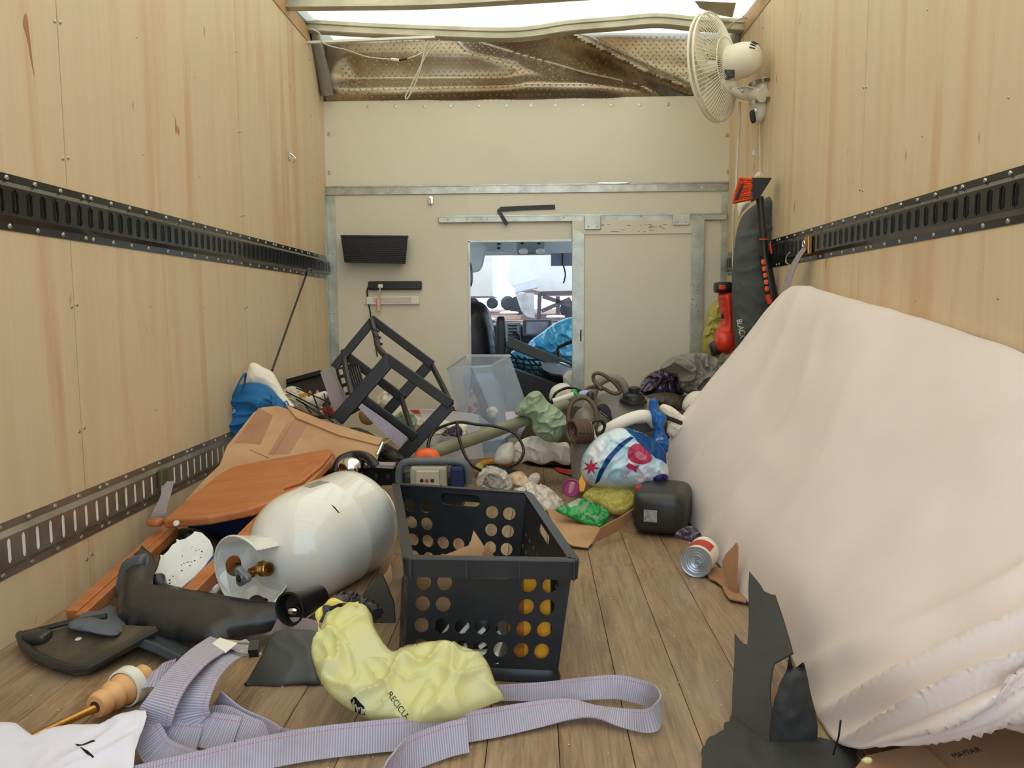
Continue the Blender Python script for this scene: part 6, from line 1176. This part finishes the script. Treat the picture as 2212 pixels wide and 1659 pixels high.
# black lantern body with chrome reflector
ln_ = thing('black_lantern', 'black spotlight with chrome reflector and lilac band behind the propane cylinder', 'lamp', Z(780, 1040, 0))
o = MB().bar(Y(700, 1028, 2.75), Y(862, 1022, 2.72), .08, .075).build('body', m_blacks, ln_, False); bevel(o, .012, 3)
MB().rbox(Y(758, 1010, 2.66), (Vector((.052, 0, 0)), Vector((0, .05, 0)), Vector((0, 0, .04))), .9, 9).build('reflector', m_chrome, ln_)
MB().tube(crom(pxs([(722, 1022, 2.63), (735, 996, 2.66), (765, 984, 2.68), (795, 990, 2.66), (812, 1010, 2.64)]), 6), .018, 12).build('shroud', m_blacks, ln_)
o = MB().bar(Y(800, 1003, 2.66), Y(852, 1006, 2.66), .05, .012).build('lilac_band', m_strap2, ln_, False)
for px in (812, 838): MB().rbox(Y(px, 1030, 2.66), (Vector((.010, 0, 0)), Vector((0, .006, 0)), Vector((0, 0, .012))), .8, 5).build('button', m_ink, ln_)
MB().tube(crom(pxs([(770, 982, 2.9), (800, 975, 2.95), (830, 985, 2.95), (860, 998, 2.8)]), 4), .016, 10).build('arm', m_black, ln_)

# ---- upper right of the heap: bags, blower, hanging tools
bag('brown_cushion', [(1392, 862), (1410, 850), (1450, 848), (1476, 860), (1486, 890), (1470, 905), (1420, 890)], 3.85, .08, M('dark brown vinyl', rgb(70, 58, 44), .5), 'dark brown cushion below the purple bag', 'cushion', nz=.004)
bag('purple_bag', [(1380, 846), (1388, 822), (1404, 806), (1424, 798), (1450, 792), (1470, 812), (1480, 846), (1450, 862), (1410, 860)], 4.0, .09, m_purple, 'shiny dark purple bag beside the sliding door', nz=.05, fr=12)
bag('grey_film_bag', [(1426, 796), (1440, 778), (1462, 768), (1500, 762), (1530, 766), (1556, 780), (1566, 792), (1550, 820), (1524, 845), (1490, 852), (1470, 838), (1462, 812), (1440, 806)], 3.88, .11, m_greybag, 'crumpled grey plastic bag heaped beside the beige sheet', nz=.05, fr=10)
bag('white_tub', [(1474, 884), (1478, 862), (1496, 846), (1524, 848), (1520, 880), (1492, 906)], 3.6, .05, m_white, 'white and pink plastic tub half hidden by the beige sheet', 'tub', nz=.002)
sl('pink_stripe', [(1486, 876), (1504, 868), (1506, 873), (1488, 882)], 3.545, .004, m_pink, 'pink stripe label on the white plastic tub', 'label')
bag('olive_bag', [(1520, 766), (1516, 735), (1524, 700), (1530, 668), (1546, 650), (1568, 648), (1574, 700), (1566, 744), (1552, 772), (1540, 784), (1530, 778)], 4.2, .07, m_olbag, 'twisted olive yellow bag hanging beside the sliding door', nz=.03, fr=14)
lbw = thing('leaf_blower', 'red orange cordless leaf blower with black battery beside the grey tool bag', 'leaf blower', Z(1566, 900, .35))
pillow('body', [(1552, 634), (1582, 630), (1585, 690), (1592, 728), (1590, 750), (1572, 766), (1554, 756), (1544, 736), (1546, 714), (1557, 698), (1554, 665)], plY(3.95), .07, m_red, lbw, back=.05, nz=.0, R=.05)
MB().rbox(Y(1566, 738, 3.9), (Vector((.05, 0, 0)), Vector((0, .05, 0)), Vector((0, 0, .055))), .9, 8).build('fan_housing', m_red, lbw)
o = MB().rbox(Y(1562, 621, 3.93), (Vector((.044, 0, 0)), Vector((0, .04, 0)), Vector((0, 0, .028))), .4, 6).build('battery', m_black, lbw); MB().rbox(Y(1560, 621, 3.885), (Vector((.018, 0, 0)), Vector((0, .006, 0)), Vector((0, 0, .012))), .5, 5).build('release_button', m_red, o)
MB().rbox(Y(1561, 683, 3.87), (Vector((.007, 0, 0)), Vector((0, .01, 0)), Vector((0, 0, .012))), .4, 4).build('switch', m_ink, lbw); MB().rbox(Y(1546, 752, 3.93), (Vector((.028, 0, .01)), Vector((0, .03, 0)), Vector((-.01, 0, .035))), .5, 5).build('nozzle', m_black, lbw)
tb2 = thing('grey_tool_bag', 'long dark grey fabric bag hanging against the wall beside the red blower', 'bag', Z(1640, 800, .35))
fb = pillow('fabric', [(1604, 466), (1622, 448), (1650, 430), (1668, 424), (1676, 440), (1680, 500), (1688, 570), (1698, 640), (1700, 700), (1660, 760), (1600, 770), (1587, 735), (1583, 680), (1581, 600), (1588, 520), (1594, 490)], plY(3.78), .07, m_greybagf, tb2, back=.03, nz=.022, fr=7, s=.011)
text_on('lettering', 'BLACK', fb, (1588, 690), (1594, 730), plY(3.78), .03, m_white)
pb = thing('telescopic_brush', 'black telescopic pole with red dots and orange bristle brush hanging on the wall', 'brush', Z(1640, 800, .5))
ty = 3.62
MB().tube(pxs([(1641, 425, ty), (1646, 480, ty), (1652, 556, ty)]), .017, 12).build('upper_pole', m_black, pb); MB().tube(pxs([(1651, 552, ty-.01), (1660, 600, ty-.01), (1676, 690, ty-.01)]), .026, 12).build('grip', m_blacks, pb)
for k in range(5): MB().rbox(Y(1649+k*1.9, 566+k*14.5, ty-.037), (Vector((.010, 0, 0)), Vector((0, .004, 0)), Vector((0, 0, .012))), .8, 5).build('red_dot', m_orange, pb)
MB().tube(pxs([(1658, 636, ty-.04), (1663, 656, ty-.04)]), .012, 8).build('red_pad', m_red, pb); MB().tube(pxs([(1663, 525, ty-.0), (1667, 548, ty-.0)]), .006, 8).build('red_clip', m_red, pb); MB().tube(ring(Y(1650, 517, ty), (1, 0, 0), (0, 1, .1), .019, 16), .003, 6, False).build('red_ring', m_red, pb)
MB().hexa(pxs([(1622, 438, ty-.02), (1640, 428, ty-.02), (1640, 424, ty+.05), (1622, 436, ty+.05), (1624, 384, ty-.02), (1668, 384, ty-.02), (1668, 384, ty+.05), (1624, 384, ty+.05)])).build('brush_back', m_black, pb, False)
rr = random.Random(4); m = MB()
for k in range(230):
    s_, t_ = rr.random(), rr.random(); a = Y(1622+4*t_, 386+46*s_, ty-.03+.08*rr.random()); b = Y(1597-14*s_+rr.uniform(-2, 2), 384+56*s_, ty-.04+.09*rr.random()); m.tube([a, b], .0022, 4)
o = m.build('bristles', m_orange, pb, False); o['kind'] = 'stuff'
pillow('bristle_core', [(1600, 388), (1624, 386), (1626, 420), (1604, 430), (1588, 436), (1586, 420)], plY(ty+.01), .025, m_orange, pb, nz=.004, fr=40)
pillow('dark_gap', [(1588, 428), (1602, 398), (1606, 400), (1594, 430)], plY(ty-.045), .002, m_ink, pb, nz=0)
tag(pillow('white_sleeve', [(1594, 440), (1612, 432), (1620, 440), (1604, 458), (1596, 470)], plY(3.85), .02, m_white, nz=.002), 'white paper tag behind the orange brush', 'tag')
# clip and strap on the right-hand track
tk2 = thing('track_fitting', 'brass coloured spring fitting clipped into the cargo track above the beige sheet', 'track fitting', X(1745, 530, XR-.02))
p = X(1747, 530, XR-.022); o = MB().box((p.x-.012, p.y-.025, p.z-.035), (p.x+.006, p.y+.025, p.z+.035)).build('clip_body', m_brass, tk2, False); bevel(o, .004); MB().tube(ring(X(1736, 527, XR-.04), (0, 1, 0), (0, 0, 1), .012, 14), .003, 6, False).build('ring', m_chrome, tk2)
o = MB().ribbon([X(1740, 535, XR-.035), X(1722, 560, XR-.05), X(1706, 595, XR-.07), X(1694, 640, XR-.09), X(1692, 690, XR-.1)], [(.1, 1, .3)]*5, [.04, .06, .09, .10, .10], .003).build('track_strap', m_strap2, uv=True); tag(o, 'lilac grey strap hanging from the brass track fitting', 'strap')
tag(cable('wire_hook', [X(1706, 545, XR-.03), X(1700, 552, XR-.03), X(1698, 565, XR-.03), X(1706, 572, XR-.03)], .003, m_chrome), 'bent wire hook at the end of the right hand cargo track', 'hook')
# strap stub on the low silver track
tk3 = thing('olive_fitting', 'olive green spring fitting clipped into the low silver track', 'track fitting', X(352, 1035, XL+.02))
p = X(352, 1032, XL+.022); o = MB().box((p.x-.008, p.y-.02, p.z-.03), (p.x+.008, p.y+.02, p.z+.03)).build('clip_body', M('olive metal', rgb(92, 98, 64), .5, .4), tk3, False); bevel(o, .004)
o = MB().ribbon([X(362, 1040, XL+.03), X(358, 1070, XL+.05), X(345, 1105, XL+.07), X(338, 1138, XL+.06)], [(.2, 1, .1), (.5, .8, .1), (.8, .4, .2), (.9, .2, .2)], [.045, .03, .04, .05], .003).build('track_strap', m_strap2, uv=True); tag(o, 'short lilac strap hanging from the olive fitting by the table corner', 'strap')

# ------------------------------------------------------------------ wall fan
fn = thing('wall_fan', 'white oscillating wall fan mounted high on the plywood wall', 'fan', X(1640, 215, XR))
fy = 3.90; fc = Y(1541, 147, fy); fa = Vector((-.80, .60, -.05)).normalized()      # blowing direction
fu = Vector((.10, 0, 1)); fu = (fu-fa*fu.dot(fa)).normalized(); fw_ = fa.cross(fu); RF = .250
def dome(t, sgn): return fc+fa*(sgn*(.012+.075*(1-(t)**2.2)))
for sgn, nm in ((1, 'front_guard'), (-1, 'rear_guard')):
    m = MB()
    for k in range(72):
        g = 2*math.pi*k/72; e = fu*math.cos(g)+fw_*math.sin(g); P_ = [dome(t, sgn)+e*(RF*t) for t in (.24, .5, .78, .93, 1.0)]; m.tube(P_, .0019, 4, False)
    for t in (.24, .5, 1.0): m.tube([dome(t, sgn)+(fu*math.cos(g)+fw_*math.sin(g))*RF*t for g in [2*math.pi*i/48 for i in range(49)]], .003 if t < 1 else .006, 6, False)
    o = m.build(nm, m_fan, fn, True)
MB().lathe(fc+fa*.085, fa, [(0, .066), (.006, .064), (.010, .05), (.010, 0)], 24).build('front_badge', m_fan, fn)
for k in range(3):
    g0 = .5+k*2*math.pi/3; V = []; Fc = []; na, nr_ = 9, 8
    for j in range(nr_+1):
        r = .035+(.225-.035)*j/nr_
        for i in range(na+1):
            s_ = i/na-.5; g = g0+s_*1.55*(1-.25*(j/nr_)**3)+.35*(j/nr_); V.append(fc+(fu*math.cos(g)+fw_*math.sin(g))*r+fa*(.030*s_*2*(1-.3*j/nr_)))
    Fc = [(j*(na+1)+i, j*(na+1)+i+1, (j+1)*(na+1)+i+1, (j+1)*(na+1)+i) for j in range(nr_) for i in range(na)]
    o = finish('blade', V, Fc, m_fan, fn); solid(o, .002, 0)
MB().lathe(fc-fa*.03, fa, [(0, .03), (.05, .035), (.06, .02), (.06, 0)], 20).build('hub', m_fan, fn)
mo = MB().lathe(fc-fa*.07, -fa, [(0, .04), (.004, .075), (.03, .082), (.09, .08), (.13, .07), (.155, .05), (.165, .02), (.166, 0)], 36).build('motor_housing', m_fan, fn)
for k in range(7): g = -1.2+k*.3; e = fu*math.cos(g)+fw_*math.sin(g); MB().bar(fc-fa*.205+e*.070, fc-fa*.225+e*.052, .004, .004).build('vent_slot', m_ink, mo, False)
p = Y(1576, 156, fy-.1); pm = (p, (CAM-p).normalized()); print_on('rating_label', mo, [(1565, 150), (1587, 151), (1587, 173), (1565, 172)], pm, m_silverlab, s=.012, lift=.0015)
neck = [Y(1580, 190, fy-.02), Y(1600, 200, fy-.02), Y(1622, 203, fy), X(1648, 205, XR-.03)]
MB().tube(neck, [.026, .03, .034, .034], 12).build('neck', m_fan, fn); MB().rbox(neck[0]+Vector((-.01, 0, .02)), (Vector((.04, 0, 0)), Vector((0, .035, 0)), Vector((0, 0, .03))), .6, 7).build('tilt_joint', m_fan, fn)
MB().rbox(neck[1]+Vector((0, -.034, 0)), (Vector((.008, 0, 0)), Vector((0, .006, 0)), Vector((0, 0, .008))), .8, 5).build('tilt_screw', m_screw, fn)
pod = pxs([(1640, 172, fy), (1646, 190, fy), (1644, 225, fy), (1638, 262, fy)]); MB().tube(crom(pod, 5), [.02, .034, .042, .046, .047, .048, .048, .048, .047, .046, .045, .042, .038, .032, .026, .014], 16).build('wall_mount', m_fan, fn)
MB().rbox(Y(1626, 252, fy-.06), (Vector((.012, 0, .004)), Vector((0, .012, 0)), Vector((-.006, 0, .03))), .6, 6).build('switch_cover', m_ink, fn); MB().tube(ring(Y(1627, 240, fy-.06), (1, 0, 0), (0, 0, 1), .014, 14), .004, 6, False).build('bezel', m_chrome, fn)
for py in (172, 213):
    o = MB().ribbon([Y(1618, py+14, fy-.05), Y(1630, py+6, fy-.065), Y(1650, py+1, fy-.06), X(1662, py, XR-.004)], [(0, 0, 1)]*4, .018, .003).build('grey_clamp', m_greymetal, fn)
cable('cord', [neck[0]+Vector((.02, -.03, -.01)), Y(1610, 186, fy-.06), Y(1634, 195, fy-.06), Y(1632, 212, fy-.05)], .004, m_cordw, fn)
tag(cable('white_power_cord', pxs([(1598, 220, 4.0), (1596, 280, 4.0), (1593, 330, 4.02), (1591, 380, 4.02), (1590, 420, 4.02), (1584, 470, 4.02), (1584, 640, 4.1)]), .006, m_cordw), 'white mains cord hanging straight down from the wall fan', 'cord')
pc_ = thing('pull_cord', 'thin pull cord with clear pendant under the fan mount', 'cord', Y(1630, 330, 3.9)); cable('string', pxs([(1634, 268, 3.9), (1632, 320, 3.9)]), .0018, m_cordw, pc_); cable('string', pxs([(1641, 268, 3.9), (1642, 370, 3.86)]), .0022, m_cordw, pc_)
MB().lathe(Y(1629, 322, 3.9), (0, 0, -1), [(0, .003), (.012, .008), (.03, .014), (.034, .010), (.034, 0)], 12).build('pendant', m_frost, pc_); tag(pillow('white_tape', [(1630, 384), (1636, 372), (1644, 372), (1650, 384)], plY(3.84), .01, m_wbag, nz=.004, fr=30), 'scrap of white tape holding the hanging brush', 'tape')
# ------------------------------------------------------------------ loose wires under the roof
w1 = thing('roof_wire', 'thin pale wire with connector drooping under the roof header', 'wire', Y(780, 110, 4.3))
cable('wire', pxs([(672, 62, 4.2), (690, 72, 4.2), (695, 90, 4.22), (715, 100, 4.25), (750, 108, 4.3), (790, 122, 4.3), (830, 127, 4.3), (848, 128, 4.3)]), .0035, m_cordw, w1); MB().tube(pxs([(845, 128, 4.3), (862, 130, 4.3)]), .008, 8).build('connector', m_white, w1)
MB().tube(pxs([(862, 130, 4.3), (880, 127, 4.3)]), .005, 8).build('splice', m_ink, w1); cable('wire', pxs([(880, 127, 4.3), (905, 118, 4.3), (925, 105, 4.3), (948, 88, 4.28)]), .0035, m_cordw, w1)
w2 = thing('hanging_wire_loop', 'long doubled wire loop hanging in front of the tread plate', 'wire', Y(900, 150, 4.3))
cable('wire', pxs([(950, 86, 4.28), (925, 112, 4.3), (905, 150, 4.32), (888, 185, 4.34), (876, 208, 4.35), (880, 213, 4.35), (893, 190, 4.34), (908, 150, 4.32), (912, 130, 4.31), (918, 108, 4.3), (925, 95, 4.28)]), .004, m_cordw, w2)
tag(cable('corner_wire', [Y(1575, 60, 4.1), Y(1590, 45, 4.0), X(1612, 38, XR-.03), X(1612, 48, XR-.03)], .005, m_cordw), 'short bent wire at the roof corner above the fan', 'wire')

# soft heaps that carry the loose bags
o = pillow('dark_blanket', [seen(x, y, .02) for x, y in ((.50, 3.75), (.52, 4.2), (.75, 4.42), (1.10, 4.42), (1.12, 3.65), (.80, 3.45), (.6, 3.5))], plZ(.02), .26, m_black, back=.01, nz=.03, fr=8, R=.15); tag(o, 'dark blanket bunched under the purple and grey bags', 'blanket')
o = pillow('brown_blanket', [seen(x, y, .02) for x, y in ((-.02, 3.8), (0, 4.2), (.25, 4.4), (.5, 4.3), (.48, 3.75), (.2, 3.65))], plZ(.02), .20, M('dark brown blanket', rgb(66, 56, 48), .9), back=.01, nz=.03, fr=8, R=.14); tag(o, 'dark brown blanket bunched below the doorway behind the vacuum', 'blanket')
